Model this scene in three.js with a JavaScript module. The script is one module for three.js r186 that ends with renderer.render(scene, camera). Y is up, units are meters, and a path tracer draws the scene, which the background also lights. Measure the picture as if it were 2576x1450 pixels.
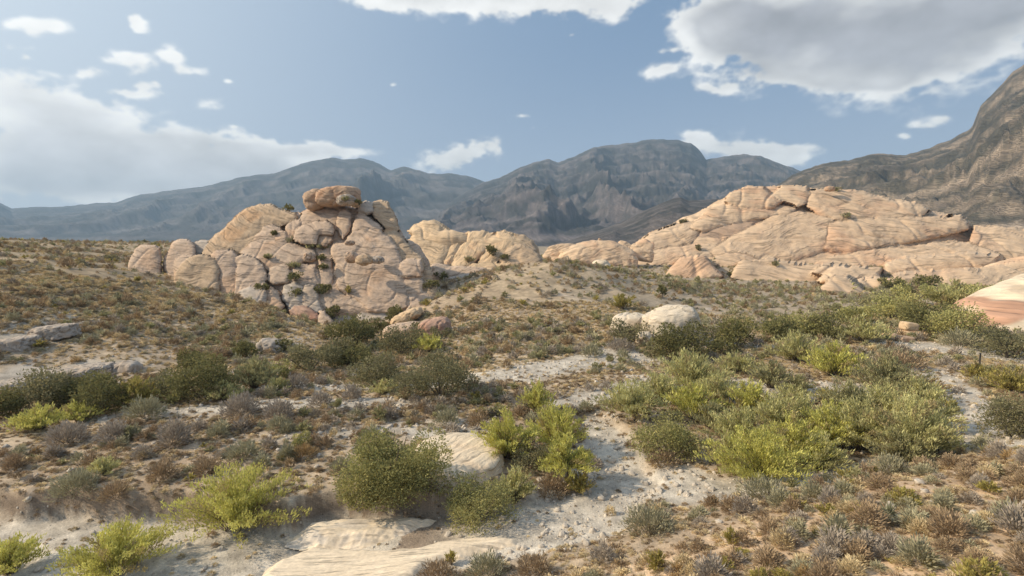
import * as THREE from 'three';
import { mergeVertices } from 'three/addons/utils/BufferGeometryUtils.js';

// ---------------------------------------------------------------- camera, sun, exposure
const scene = new THREE.Scene();
const camera = new THREE.PerspectiveCamera(58, 1024 / 576, 0.3, 40000);
camera.position.set(0, 10, 0);
camera.rotation.set(-0.0826, 0, 0);
camera.updateMatrixWorld(true);
const renderer = new THREE.WebGLRenderer({ antialias: true });
renderer.toneMapping = THREE.LinearToneMapping;
renderer.toneMappingExposure = 1.05;
renderer.shadowMap.enabled = true;

const SUN_AZ = -82 * Math.PI / 180, SUN_EL = 33 * Math.PI / 180;
const SUN = new THREE.Vector3(Math.sin(SUN_AZ) * Math.cos(SUN_EL), Math.sin(SUN_EL), -Math.cos(SUN_AZ) * Math.cos(SUN_EL));
const sun = new THREE.DirectionalLight(new THREE.Color().setRGB(1, 0.84, 0.61), 5.0);
sun.position.copy(SUN).multiplyScalar(400);
sun.target.position.set(0, 0, -80);
sun.castShadow = true;
sun.shadow.radius = 2.5;
sun.shadow.mapSize.set(4096, 4096);
Object.assign(sun.shadow.camera, { left: -260, right: 260, top: 260, bottom: -260, near: 1, far: 1200 });
scene.add(sun, sun.target);
scene.fog = new THREE.FogExp2(new THREE.Color().setRGB(0.52, 0.75, 1.0), 0.000165);

// ---------------------------------------------------------------- numbers
function rng(seed) { let a = seed >>> 0; return () => { a = (a + 0x6D2B79F5) | 0; let t = Math.imul(a ^ (a >>> 15), 1 | a); t = (t + Math.imul(t ^ (t >>> 7), 61 | t)) ^ t; return ((t ^ (t >>> 14)) >>> 0) / 4294967296; }; }
const PERM = new Uint8Array(512);
{ const r = rng(77), p = [...Array(256).keys()]; for (let i = 255; i > 0; i--) { const j = Math.floor(r() * (i + 1)); [p[i], p[j]] = [p[j], p[i]]; } for (let i = 0; i < 512; i++) PERM[i] = p[i & 255]; }
function grad(h, x, y, z) { const u = (h & 15) < 8 ? x : y, k = h & 15, v = k < 4 ? y : (k === 12 || k === 14) ? x : z; return ((h & 1) ? -u : u) + ((h & 2) ? -v : v); }
function P3(x, y, z) {
  const xf = Math.floor(x), yf = Math.floor(y), zf = Math.floor(z), X = xf & 255, Y = yf & 255, Z = zf & 255;
  x -= xf; y -= yf; z -= zf;
  const u = x * x * x * (x * (x * 6 - 15) + 10), v = y * y * y * (y * (y * 6 - 15) + 10), w = z * z * z * (z * (z * 6 - 15) + 10);
  const A = PERM[X] + Y, AA = PERM[A] + Z, AB = PERM[A + 1] + Z, B = PERM[X + 1] + Y, BA = PERM[B] + Z, BB = PERM[B + 1] + Z;
  const L = (a, b, t) => a + (b - a) * t;
  return L(L(L(grad(PERM[AA], x, y, z), grad(PERM[BA], x - 1, y, z), u), L(grad(PERM[AB], x, y - 1, z), grad(PERM[BB], x - 1, y - 1, z), u), v),
    L(L(grad(PERM[AA + 1], x, y, z - 1), grad(PERM[BA + 1], x - 1, y, z - 1), u), L(grad(PERM[AB + 1], x, y - 1, z - 1), grad(PERM[BB + 1], x - 1, y - 1, z - 1), u), v), w);
}
function fbm(x, y, z, o = 4) { let s = 0, a = 0.5, f = 1; for (let i = 0; i < o; i++) { s += a * P3(x * f, y * f, z * f); f *= 2.03; a *= 0.5; } return s; }
function ridged(x, y, z, o = 4) { let s = 0, a = 0.5, f = 1, w = 1; for (let i = 0; i < o; i++) { let n = 1 - Math.abs(P3(x * f, y * f, z * f)) * 1.6; n = n * n * w; w = Math.min(1, Math.max(0, n * 1.4)); s += a * n; f *= 2.07; a *= 0.5; } return s; }
const clamp = (x, a = 0, b = 1) => Math.min(b, Math.max(a, x));
const mix = (a, b, t) => a + (b - a) * t;
const sstep = (a, b, x) => { const t = clamp((x - a) / (b - a)); return t * t * (3 - 2 * t); };
const mix3 = (a, b, t) => [a[0] + (b[0] - a[0]) * t, a[1] + (b[1] - a[1]) * t, a[2] + (b[2] - a[2]) * t];

// survey marks: u, v on a 2576 x 1449 sighting grid from the viewpoint; FOC is its focal length
const FOC = 724.5 / Math.tan(29 * Math.PI / 180);
const PITCH = -0.0826, CP = Math.cos(PITCH), SP = Math.sin(PITCH);
function ray(u, v) { const x = (u - 1288) / FOC, y = (724.5 - v) / FOC; return [x, y * CP + SP, y * SP - CP]; }
function at(u, v, D) { const d = ray(u, v), k = D / -d[2]; return new THREE.Vector3(d[0] * k, 10 + d[1] * k, -D); }
function sight(x, y, z) { const dy = y - 10, dep = dy * SP - z * CP, up = dy * CP + z * SP; return [1288 + x / dep * FOC, 724.5 - up / dep * FOC, dep]; }

// ---------------------------------------------------------------- names and labels
const taken = {};
function numbered(name) { const n = taken[name] = (taken[name] ?? -1) + 1; return n ? `${name}_${String(n).padStart(3, '0')}` : name; }
function tag(o, label, category, group, kind) { o.userData.label = label; if (category) o.userData.category = category; if (group) o.userData.group = group; if (kind) o.userData.kind = kind; return o; }
function thing(name, pos, label, category, group) { const g = new THREE.Group(); g.name = numbered(name); g.position.copy(pos); scene.add(g); return tag(g, label, category, group); }
function mesh(name, geo, mat, parent) { const m = new THREE.Mesh(geo, mat); m.name = parent === scene ? numbered(name) : name; m.castShadow = m.receiveShadow = true; parent.add(m); return m; }

// ---------------------------------------------------------------- sky: air and clouds
{
  const W = 4096, H = 2048, data = new Float32Array(W * H * 4);
  // each puff: u, v, half-width, half-height, weight, greyness of its underside
  const puffs = [];
  const puff = (grey, w, ...l) => { for (const q of l) puffs.push([...q, w, grey]); };
  puff(0.12, 1.15, [1010, 2, 110, 25], [1170, -12, 190, 36], [1390, 2, 170, 46], [1515, 8, 62, 34]);
  puff(1.0, 1.3, [1830, 40, 100, 82], [1950, 75, 150, 82], [2150, 70, 300, 125], [2230, 155, 170, 66], [2410, 55, 220, 84], [2580, 0, 210, 56]);
  puff(0.2, 1.05, [1985, 188, 130, 32], [2120, 196, 120, 26], [2235, 200, 70, 26], [1800, 75, 55, 55]);
  puff(0.05, 0.82, [1650, 180, 30, 15], [1680, 170, 24, 12], [1690, 126, 26, 6], [1790, 222, 42, 14], [1830, 218, 38, 14], [1445, 88, 12, 5], [2330, 318, 40, 11], [2375, 302, 36, 10], [2270, 345, 22, 7]);
  puff(0.15, 1.1, [1790, 372, 85, 34], [1900, 380, 90, 24], [1985, 378, 75, 14], [1960, 404, 66, 18], [1750, 350, 36, 14]);
  puff(0.12, 1.1, [1120, 412, 70, 22], [1165, 390, 60, 22], [1225, 366, 45, 18]);
  puff(0.05, 0.56, [1318, 293, 26, 6], [1334, 327, 17, 6], [932, 185, 22, 6], [982, 212, 10, 6], [803, 160, 20, 3.5], [580, 205, 20, 6], [530, 262, 38, 13], [590, 322, 14, 5]);
  puff(0.05, 1.05, [343, 50, 20, 18], [352, 68, 18, 12], [60, 58, 50, 20], [125, 72, 52, 17], [232, 184, 38, 16], [320, 146, 42, 17], [352, 175, 34, 26], [368, 215, 36, 15], [430, 140, 36, 26], [470, 178, 36, 14], [340, 235, 60, 9], [40, 120, 40, 12], [62, 150, 20, 14]);
  puff(0.3, 1.15, [15, 215, 90, 40], [105, 262, 120, 34], [205, 300, 100, 36], [420, 352, 170, 26], [560, 372, 130, 22], [690, 386, 120, 20], [820, 382, 80, 16]);
  puff(0.7, 1.1, [60, 340, 230, 90], [260, 392, 240, 66], [470, 405, 170, 48], [660, 420, 170, 36], [90, 450, 270, 60], [350, 455, 230, 52], [560, 440, 200, 40]);
  for (let j = 0; j < H; j++) {
    const el = ((j + 0.5) / H - 0.5) * Math.PI, sy = Math.sin(el), cy = Math.cos(el);
    for (let i = 0; i < W; i++) {
      const a = ((i + 0.5) / W - 0.5) * 2 * Math.PI, dx = cy * Math.cos(a), dz = cy * Math.sin(a), k = (j * W + i) * 4;
      let r, g, b;
      if (sy < -0.03) { r = 0.3; g = 0.25; b = 0.2; } else {
        const e = Math.max(sy, 0), cs = dx * SUN.x + sy * SUN.y + dz * SUN.z, sunT = Math.max(0, cs);
        const hz = Math.pow(1 - e, 5);
        r = mix(0.165, 0.60, hz); g = mix(0.28, 0.68, hz); b = mix(0.46, 0.79, hz);
        const glow = 0.97 * Math.pow(sunT, 2.3) + 0.40 * Math.pow(sunT, 14);          // whiter air towards the sun
        r *= 1 + 0.12 * hz; g *= 1 + 0.12 * hz; b *= 1 + 0.12 * hz;
        r += 0.80 * glow; g += 0.78 * glow; b += 0.66 * glow;
        // clouds
        let d = 0, grey = 0;
        const dep = -(dz * CP) + sy * SP;
        let inView = 0;
        if (dep > 0.25) {
          const u = 1288 + dx / dep * FOC, up = sy * CP + dz * SP, v = 724.5 - up / dep * FOC;
          inView = sstep(400, 0, Math.max(-u, u - 2576, -v, -60));
          if (v < 640) {
            const wx = fbm(u / 95, v / 60, 3.1, 3) * 26, wy = fbm(u / 95, v / 60, 9.7, 3) * 15;
            for (const q of puffs) {
              const ax = (u + wx - q[0]) / q[2], ay = (v + wy - q[1]) / q[3], qq = ax * ax + ay * ay;
              if (qq < 6) { const w = q[4] * Math.exp(-qq * 0.9); d += w; grey += w * q[5]; }
            }
          }
        }
        if (inView < 1 && sy > 0.02) {                                                   // the same broken clouds all round
          const s = 1 / (sy + 0.22), c = fbm(dx * s * 1.6 + 4, dz * s * 1.6, 2.2, 5);
          const o = sstep(0.06, 0.34, c) * (1 - inView); d += o * 1.5; grey += o * 0.7;
        }
        if (d > 0.04) {
          const nz = fbm(dx * 13, sy * 22, dz * 13, 6), n2 = fbm(dx * 8 + 5, sy * 15, dz * 8, 4);
          const gr = grey / d, bil = 0.5 - Math.abs(P3(dx * 26, sy * 40, dz * 26)) * 1.3 - Math.abs(P3(dx * 55, sy * 80, dz * 55)) * 0.6, nzh = fbm(dx * 52, sy * 80, dz * 52, 4), dens = Math.min(d, 2.1) + 0.9 * nzh * Math.min(1, 0.25 + d) + (1.8 * nz + 0.55 * bil) * Math.min(1, 0.25 + d);
          const op = sstep(0.24, 1.06, dens) * 0.96;
          const thick = gr * sstep(0.85, 2.0, d + 1.3 * n2 + 0.55 * nz);
          const lit = (1 + 0.3 * hz) * (1 + 0.4 * sunT * sunT + 0.42 * nz);
          const G = 0.14 * clamp((sunT - 0.3) * 2); let cr = mix(0.90, 0.42 + G, thick) * lit, cg = mix(0.90, 0.43 + G, thick) * lit, cb = mix(0.88, 0.46 + G, thick) * lit;
          const veil = 0.25 * Math.pow(sunT, 3); cr = mix(cr, 0.88, veil); cg = mix(cg, 0.88, veil); cb = mix(cb, 0.84, veil);
          r = mix(r, cr, op); g = mix(g, cg, op); b = mix(b, cb, op);
        }
      }
      data[k] = r; data[k + 1] = g; data[k + 2] = b; data[k + 3] = 1;
    }
  }
  const t = new THREE.DataTexture(data, W, H, THREE.RGBAFormat, THREE.FloatType);
  t.mapping = THREE.EquirectangularReflectionMapping; t.magFilter = t.minFilter = THREE.LinearFilter; t.needsUpdate = true;
  scene.background = t; scene.environment = t;
}

// ---------------------------------------------------------------- lie of the land
// heights are interpolated between survey marks [u, v, distance]
const marks = [
  // left hill
  [0, 985, 36], [0, 800, 48], [0, 700, 62], [0, 640, 85], [0, 613, 120], [-500, 900, 40], [-500, 680, 62], [-500, 613, 110], [160, 960, 39], [160, 760, 56], [160, 660, 86], [160, 616, 135],
  [330, 930, 42], [330, 850, 48], [330, 800, 55], [330, 740, 66], [330, 702, 78], [330, 650, 112], [330, 624, 150], [430, 712, 84], [560, 740, 81], [650, 764, 77], [740, 802, 71], [830, 838, 63],
  [500, 920, 44], [600, 880, 49], [560, 800, 62], [700, 862, 52], [800, 860, 55], [470, 850, 53], [450, 650, 110], [470, 620, 160],
  // gully before the big rock and the ground it stands on
  [700, 790, 88], [850, 808, 86], [1000, 792, 87], [1080, 762, 88], [900, 832, 72], [1000, 834, 70], [900, 900, 52], [1150, 872, 55], [1000, 960, 40],
  [800, 690, 130], [1000, 680, 130], [1150, 690, 120], [1050, 668, 160], [1250, 675, 140],
  // middle hill
  [1100, 752, 81], [1230, 693, 92], [1350, 669, 98], [1450, 663, 100], [1560, 690, 98], [1650, 732, 90], [1750, 778, 80], [1150, 852, 58], [1300, 872, 52], [1450, 878, 50], [1550, 862, 52], [1610, 832, 58],
  [1300, 770, 72], [1420, 762, 74], [1520, 782, 69], [1230, 800, 68], [1450, 680, 130], [1350, 680, 135],
  // plain behind and right
  [1700, 690, 165], [1500, 668, 180], [1850, 680, 190], [2000, 690, 172], [2200, 702, 150], [1900, 740, 105], [2100, 762, 91], [2300, 762, 89], [2000, 802, 70], [2200, 832, 60], [2500, 842, 57], [2300, 882, 49], [2500, 902, 46], [2700, 880, 50], [2700, 700, 140],
  // slope under the viewpoint, lower right
  [1100, 1449, 14.5], [1300, 1400, 15.7], [1600, 1449, 12.6], [1600, 1345, 16.2], [1900, 1258, 18.2], [1900, 1449, 11.4], [2200, 1449, 10.7], [2200, 1210, 18.6], [2576, 1449, 10], [2576, 1250, 15], [2576, 1130, 21], [2400, 1175, 20], [2800, 1250, 15], [2800, 1100, 22],
  [2450, 1100, 26.3], [2450, 1000, 33], [2300, 1100, 26.8], [2100, 1200, 22.2], [1900, 1205, 22], [1700, 1255, 20.3], [1500, 1310, 18.7],
  // flats
  [0, 1449, 15.7], [-400, 1449, 15.7], [400, 1449, 15.7], [800, 1449, 15.6], [0, 1100, 27], [-500, 1100, 27], [300, 1100, 27], [600, 1100, 27], [900, 1100, 27], [1300, 1100, 27], [1600, 1100, 27], [1000, 1250, 20.6], [1300, 1250, 20.6], [600, 1250, 20.6], [200, 1250, 20.6],
  [300, 1000, 34], [700, 1000, 34], [1200, 1000, 34], [1600, 1000, 34], [2000, 1000, 34], [2000, 1100, 27], [1300, 920, 43], [1700, 920, 43], [2000, 920, 43],
  // far
  [0, 614, 400], [600, 614, 400], [1300, 622, 420], [2000, 622, 420], [2576, 620, 400], [-600, 614, 400], [3200, 620, 400],
];
const tps = (() => {
  const P = marks.map(([u, v, D]) => { const p = at(u, v, D); return [p.x / D * 2.2, Math.log(D) * 1.6, p.y]; });
  const n = P.length, N = n + 3, A = Array.from({ length: N }, () => new Float64Array(N + 1));
  const ker = (r2) => r2 < 1e-9 ? 0 : 0.5 * r2 * Math.log(r2);
  for (let i = 0; i < n; i++) {
    for (let j = 0; j < n; j++) { const a = P[i][0] - P[j][0], b = P[i][1] - P[j][1]; A[i][j] = ker(a * a + b * b); }
    A[i][i] += 0.002; A[i][n] = A[n][i] = 1; A[i][n + 1] = A[n + 1][i] = P[i][0]; A[i][n + 2] = A[n + 2][i] = P[i][1]; A[i][N] = P[i][2];
  }
  for (let c = 0; c < N; c++) {
    let p = c; for (let r = c + 1; r < N; r++) if (Math.abs(A[r][c]) > Math.abs(A[p][c])) p = r;
    [A[c], A[p]] = [A[p], A[c]];
    for (let r = c + 1; r < N; r++) { const f = A[r][c] / A[c][c]; if (f) for (let k = c; k <= N; k++) A[r][k] -= f * A[c][k]; }
  }
  const w = new Float64Array(N);
  for (let r = N - 1; r >= 0; r--) { let s = A[r][N]; for (let k = r + 1; k < N; k++) s -= A[r][k] * w[k]; w[r] = s / A[r][r]; }
  return (a, b) => { let s = w[n] + w[n + 1] * a + w[n + 2] * b; for (let i = 0; i < n; i++) { const p = a - P[i][0], q = b - P[i][1], r2 = p * p + q * q; if (r2 > 1e-9) s += w[i] * 0.5 * r2 * Math.log(r2); } return s; };
})();
function baseLand(x, z) {
  const D0 = -z, D = clamp(D0, 9, 420), s = clamp(x / D, -1.75, 1.75);
  let h = tps(s * 2.2, Math.log(D) * 1.6);
  if (D0 < 9) h = mix(h, clamp(h, 1, 5), sstep(9, -12, D0));
  const far = sstep(300, 560, Math.hypot(x, z));
  return mix(h, 7.5, far);
}
// lines of bare ground: world points with a half-width, from sightings on the level flats
const flat = (u, v, y = 0) => { const d = ray(u, v), k = (y - 10) / d[1]; return [d[0] * k, d[2] * k]; };
function lineOf(list) { return list.map(([u, v, w]) => [...flat(u, v), w]); }
const washLine = lineOf([[-500, 1385, 4.8], [0, 1385, 4.7], [350, 1385, 4.4], [800, 1370, 3.4], [1150, 1325, 2.6], [1420, 1265, 2.5], [1540, 1180, 1.9], [1530, 1085, 1.2], [1490, 1040, 1.0]]);
const gravelLines = [
  lineOf([[680, 965, 1.0], [1000, 955, 1.6], [1300, 935, 2.6], [1560, 890, 2.2], [1640, 905, 1.5]]),
  lineOf([[1400, 1010, 1.2], [1640, 960, 2.0], [1900, 975, 2.4], [2150, 985, 2.2], [2300, 1000, 1.4]]),
  lineOf([[1700, 1180, 1.2], [1560, 1190, 1.5], [1900, 1240, 1.3], [2150, 1190, 1.2], [2250, 1150, 1.0]]),
  lineOf([[2520, 1160, 1.3], [2460, 1100, 1.5], [2440, 1040, 1.7], [2400, 980, 1.6], [2330, 930, 1.3]]),
  lineOf([[2270, 868, 2.6], [2400, 878, 3.0], [2560, 892, 3.2], [2750, 905, 3]]),
  lineOf([[1905, 868, 1.2], [1980, 872, 1.0], [1780, 862, 1.0]]),
  lineOf([[240, 1042, 0.8], [420, 1030, 0.8], [700, 1010, 1.2], [1000, 1010, 1.2]]),
  lineOf([[1130, 1050, 0.9], [1200, 1070, 0.9], [900, 1075, 0.7], [700, 1095, 0.6]]),
];
function distLine(L, x, z) {            // distance minus half-width
  let best = 1e9;
  for (let i = 0; i + 1 < L.length; i++) {
    const [ax, az, aw] = L[i], [bx, bz, bw] = L[i + 1], ex = bx - ax, ez = bz - az, t = clamp(((x - ax) * ex + (z - az) * ez) / (ex * ex + ez * ez));
    const d = Math.hypot(x - ax - ex * t, z - az - ez * t) - mix(aw, bw, t); if (d < best) best = d;
  }
  return best;
}
const inFlats = (x, z) => z < -10 && z > -75 && Math.abs(x) < 75;
// white bedrock lying bare in the wash: outlines on the ground
const slabOutlines = [
  [[630, 1460], [650, 1400], [695, 1358], [790, 1330], [900, 1338], [1000, 1350], [1120, 1340], [1220, 1330], [1345, 1345], [1300, 1372], [1200, 1388], [1090, 1410], [1030, 1449], [1000, 1500], [860, 1540], [700, 1530]],
  [[738, 1306], [780, 1274], [860, 1264], [980, 1265], [1110, 1276], [1062, 1294], [990, 1312], [915, 1322], [850, 1318], [790, 1325]],
].map((poly) => poly.map(([u, v]) => flat(u, v, -0.55)));
function insidePoly(poly, x, z) {       // signed distance, positive inside
  let inside = false, best = 1e9;
  for (let i = 0, j = poly.length - 1; i < poly.length; j = i++) {
    const [ax, az] = poly[j], [bx, bz] = poly[i], ex = bx - ax, ez = bz - az, t = clamp(((x - ax) * ex + (z - az) * ez) / (ex * ex + ez * ez));
    best = Math.min(best, Math.hypot(x - ax - ex * t, z - az - ez * t));
    if ((az > z) !== (bz > z) && x < (bx - ax) * (z - az) / (bz - az) + ax) inside = !inside;
  }
  return inside ? best : -best;
}
function washDepth(x, z) {
  if (!inFlats(x, z) || z < -40) return 0;
  let d = distLine(washLine, x, z) + fbm(x * 0.6, 1.5, z * 0.6, 3) * 0.65;
  if (z > -24) for (const p of slabOutlines) d = Math.min(d, -insidePoly(p, x, z) - 0.5);
  const deep = mix(1.15, 0.28, sstep(-8, 4, x));
  return sstep(0.26, -0.26, d) * deep;
}
function gravelAt(x, z) {
  if (!inFlats(x, z)) return 0;
  const wob = fbm(x * 0.45, 7.7, z * 0.45, 4) * 1.8;
  let g = z > -40 ? sstep(0.5, -0.5, distLine(washLine, x, z) + wob * 0.5) : 0;
  if (z > -24) for (const p of slabOutlines) g = Math.max(g, sstep(-0.9, -0.2, insidePoly(p, x, z)));
  for (const L of gravelLines) { if (g > 0.98) break; g = Math.max(g, sstep(0.8, -0.7, distLine(L, x, z) + wob * (L === gravelLines[4] || L === gravelLines[3] ? 0.35 : 1))); }
  return g;
}
const hillAt = (h, x, z) => sstep(0.9, 2.6, h) * sstep(34, 46, -z);
function land(x, z) {
  const R = Math.hypot(x, z);
  let h = baseLand(x, z);
  const hill = R < 420 ? hillAt(h, x, z) : 0;
  h -= washDepth(x, z);
  if (R < 600) {
    h += fbm(x * 0.11, 0.3, z * 0.11, 3) * mix(0.35, 0.9, hill) * sstep(10, 26, R);
    h += (ridged(x * 0.07 + 3, 5.1, z * 0.045, 3) - 0.45) * 0.9 * hill;
    h += fbm(x * 0.8, 3.3, z * 0.8, 3) * 0.13;
  } else h += fbm(x * 0.004, 0.3, z * 0.004, 3) * 3 * sstep(600, 1500, R);
  return h;
}
function hit(u, v) {                      // where a sighting meets the land
  const d = ray(u, v), f = (k) => 10 + d[1] * k - land(d[0] * k, d[2] * k);
  let k0 = 6, k = 6.5;
  while (k < 420 && f(k) > 0) { k0 = k; k *= 1.012; }
  for (let i = 0; i < 14; i++) { const m = (k0 + k) / 2; if (f(m) > 0) k0 = m; else k = m; }
  return new THREE.Vector3(d[0] * k, land(d[0] * k, d[2] * k), d[2] * k);
}
const hillTrail = [[724, 770, 0.35], [732, 800, 0.4], [736, 830, 0.4], [740, 850, 0.3], [750, 866, 0.3]].map(([u, v, w]) => { const p = hit(u, v); return [p.x, p.z, w]; });
const ridgeTrail = [[1400, 735, 0.3], [1450, 750, 0.4], [1520, 768, 0.6], [1590, 785, 0.8], [1650, 800, 1.0]].map(([u, v, w]) => { const p = hit(u, v); return [p.x, p.z, w]; });
const greyLedges = [[[0, 850, 3], [110, 830, 2.6], [190, 800, 1.6]], [[-80, 975, 2], [90, 945, 2.0], [230, 925, 1.5], [330, 915, 1]]].map((l) => l.map(([u, v, w]) => { const p = hit(u, v); return [p.x, p.z, w]; }));

function landColor(x, z, h) {
  const R = Math.hypot(x, z), n1 = fbm(x * 0.05, 2.2, z * 0.05, 4), n2 = fbm(x * 0.35, 8.1, z * 0.35, 4), n3 = fbm(x * 1.7, 1.1, z * 1.7, 3);
  const soil = mix3([0.30, 0.225, 0.155], [0.40, 0.315, 0.22], clamp(0.5 + n1 * 1.2 + n2 * 0.6));
  const hillC = mix3([0.24, 0.18, 0.115], [0.37, 0.285, 0.185], clamp(0.45 + n2 * 1.3 + n1 * 0.5));
  const hill = hillAt(h, x, z);
  let c = mix3(soil, hillC, hill * mix(1, 0.5, sstep(-14, -4, x)));
  if (x > 8 && z < -70) c = mix3(c, [0.29, 0.235, 0.17], 0.7);
  const nearSlope = sstep(0.9, 1.6, h) * sstep(26, 21, -z);                // warm soil of the near slope
  c = mix3(c, [0.47, 0.335, 0.215], nearSlope * 0.8);
  const g = gravelAt(x, z);
  c = mix3(c, mix3([0.355, 0.315, 0.265], [0.465, 0.42, 0.355], clamp(0.5 + n2 + n3 * 0.8)), g * 0.95);
  if (R < 130) {
    if (distLine(hillTrail, x, z) < 0.3) c = mix3(c, [0.40, 0.34, 0.28], 0.8);
    const rt = distLine(ridgeTrail, x, z) + n2 * 1.2; c = mix3(c, [0.45, 0.37, 0.29], sstep(0.5, -0.3, rt) * 0.8);
    for (const L of greyLedges) c = mix3(c, [0.40, 0.36, 0.31], sstep(1.2, -0.8, distLine(L, x, z) + n2 * 4) * 0.75);
    const cut = washDepth(x, z); if (cut > 0.1 && cut < 0.95) c = mix3(c, [0.19, 0.14, 0.10], 0.85 * sstep(-1.0, -3.5, x));  // brown cut soil, deepened in colour to paint shade on the bank face
  }
  const n4 = R < 60 ? fbm(x * 6, 4.4, z * 6, 2) : 0, k = 1 + n3 * 0.36 + n2 * 0.25 + n4 * 0.35;
  if (R > 250) c = mix3(c, [0.25, 0.2, 0.14], sstep(250, 500, R));
  return [c[0] * k, c[1] * k, c[2] * k];
}

// ---------------------------------------------------------------- textures
function noiseTexture(size, fn, repeat, srgb) {
  const d = new Uint8Array(size * size * 4);
  for (let j = 0; j < size; j++) for (let i = 0; i < size; i++) { const v = fn(i / size, j / size), k = (j * size + i) * 4; const q = Array.isArray(v) ? v : [v, v, v]; for (let c = 0; c < 3; c++) d[k + c] = clamp(q[c]) * 255; d[k + 3] = 255; }
  const t = new THREE.DataTexture(d, size, size, THREE.RGBAFormat);
  t.wrapS = t.wrapT = THREE.RepeatWrapping; t.magFilter = THREE.LinearFilter; t.minFilter = THREE.LinearMipmapLinearFilter; t.generateMipmaps = true;
  if (repeat) t.repeat.set(repeat[0], repeat[1]);
  if (srgb) t.colorSpace = THREE.SRGBColorSpace;
  t.needsUpdate = true; return t;
}
// periodic noise on a torus of period 1
function tnoise(u, v, fu, fv, seed, oct = 4) {
  let s = 0, a = 0.5;
  for (let o = 0; o < oct; o++) {
    const x = u * fu, y = v * fv, x0 = Math.floor(x), y0 = Math.floor(y), fx = x - x0, fy = y - y0;
    const hsh = (i, j) => { const n = PERM[(PERM[(((i % fu) + fu) % fu + seed) & 255] + ((j % fv) + fv) % fv + seed * 7) & 255]; return n / 255; };
    const sx = fx * fx * (3 - 2 * fx), sy = fy * fy * (3 - 2 * fy);
    s += a * mix(mix(hsh(x0, y0), hsh(x0 + 1, y0), sx), mix(hsh(x0, y0 + 1), hsh(x0 + 1, y0 + 1), sx), sy);
    fu *= 2; fv *= 2; a *= 0.5; seed += 11;
  }
  return s;                              // about 0..0.94
}
function cells(u, v, n, seed) {            // distance to the nearest of n x n jittered points, and that point's own number
  const x = u * n, y = v * n, xi = Math.floor(x), yi = Math.floor(y); let best = 9, id = 0;
  for (let dj = -1; dj <= 1; dj++) for (let di = -1; di <= 1; di++) {
    const ci = ((xi + di) % n + n) % n, cj = ((yi + dj) % n + n) % n, h = PERM[(PERM[(ci + seed) & 255] + cj) & 255], h2 = PERM[(h + 91) & 255];
    const px = xi + di + 0.15 + 0.7 * h / 255 - x, py = yi + dj + 0.15 + 0.7 * h2 / 255 - y, d = Math.hypot(px, py); if (d < best) { best = d; id = h; }
  }
  return [best, id / 255];
}
const groundTint = noiseTexture(1024, (u, v) => { const [d, id] = cells(u, v, 90, 5), [d2, id2] = cells(u, v, 38, 40); let t = 0.60 + 0.36 * (tnoise(u, v, 12, 12, 3, 5) - 0.47) * 1.6; if (d < 0.33) t += (id - 0.45) * 0.32; if (d2 < 0.2) t += (id2 - 0.5) * 0.35; return t * 1.05; });
const groundBump = noiseTexture(1024, (u, v) => { const [d, id] = cells(u, v, 90, 5), [d2] = cells(u, v, 38, 40); return 0.35 * tnoise(u, v, 10, 10, 3, 5) + 0.3 * Math.max(0, 0.45 - d) * 2 * id + 0.55 * Math.max(0, 0.25 - d2) * 2.5; });
const groundMat = new THREE.MeshStandardMaterial({ vertexColors: true, map: groundTint, bumpMap: groundBump, bumpScale: 0.035, roughness: 0.97 });
groundMat.color.setRGB(1.75, 1.75, 1.75);
groundMat.name = 'desert_soil';

// ---------------------------------------------------------------- the ground, one sheet out to the horizon
{
  const ang = []; const F = 440, B = 40;
  for (let i = 0; i <= F; i++) ang.push(-1.06 + 2.12 * i / F);
  for (let i = 1; i < B; i++) ang.push(1.06 + (2 * Math.PI - 2.12) * i / B);
  const rad = [0.6, 3, 6]; for (let r = 8; r < 300; r *= 1.0096) rad.push(r); for (let r = 310; r < 5400; r *= 1.11) rad.push(r);
  const nA = ang.length, nR = rad.length, pos = new Float32Array(nA * nR * 3), col = new Float32Array(nA * nR * 3), uv = new Float32Array(nA * nR * 2), idx = [];
  for (let j = 0; j < nR; j++) for (let i = 0; i < nA; i++) {
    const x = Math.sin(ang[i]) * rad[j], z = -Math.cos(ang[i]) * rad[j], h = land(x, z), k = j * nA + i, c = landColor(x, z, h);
    pos.set([x, h, z], k * 3); col.set(c, k * 3); uv.set([x / 7 + z * 0.02 + h * 0.03, (z - h * 1.2) / 7 - x * 0.013], k * 2);
    if (j + 1 < nR) { const i2 = (i + 1) % nA, a = k, b = j * nA + i2, c2 = a + nA, d = b + nA; idx.push(a, b, c2, b, d, c2); }
  }
  const g = new THREE.BufferGeometry();
  g.setAttribute('position', new THREE.BufferAttribute(pos, 3)); g.setAttribute('color', new THREE.BufferAttribute(col, 3)); g.setAttribute('uv', new THREE.BufferAttribute(uv, 2)); g.setIndex(idx); g.computeVertexNormals();
  tag(mesh('ground', g, groundMat, scene), 'dry desert ground of gravel wash, tan soil and scrubby hills', 'ground', null, 'structure');
}

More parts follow.
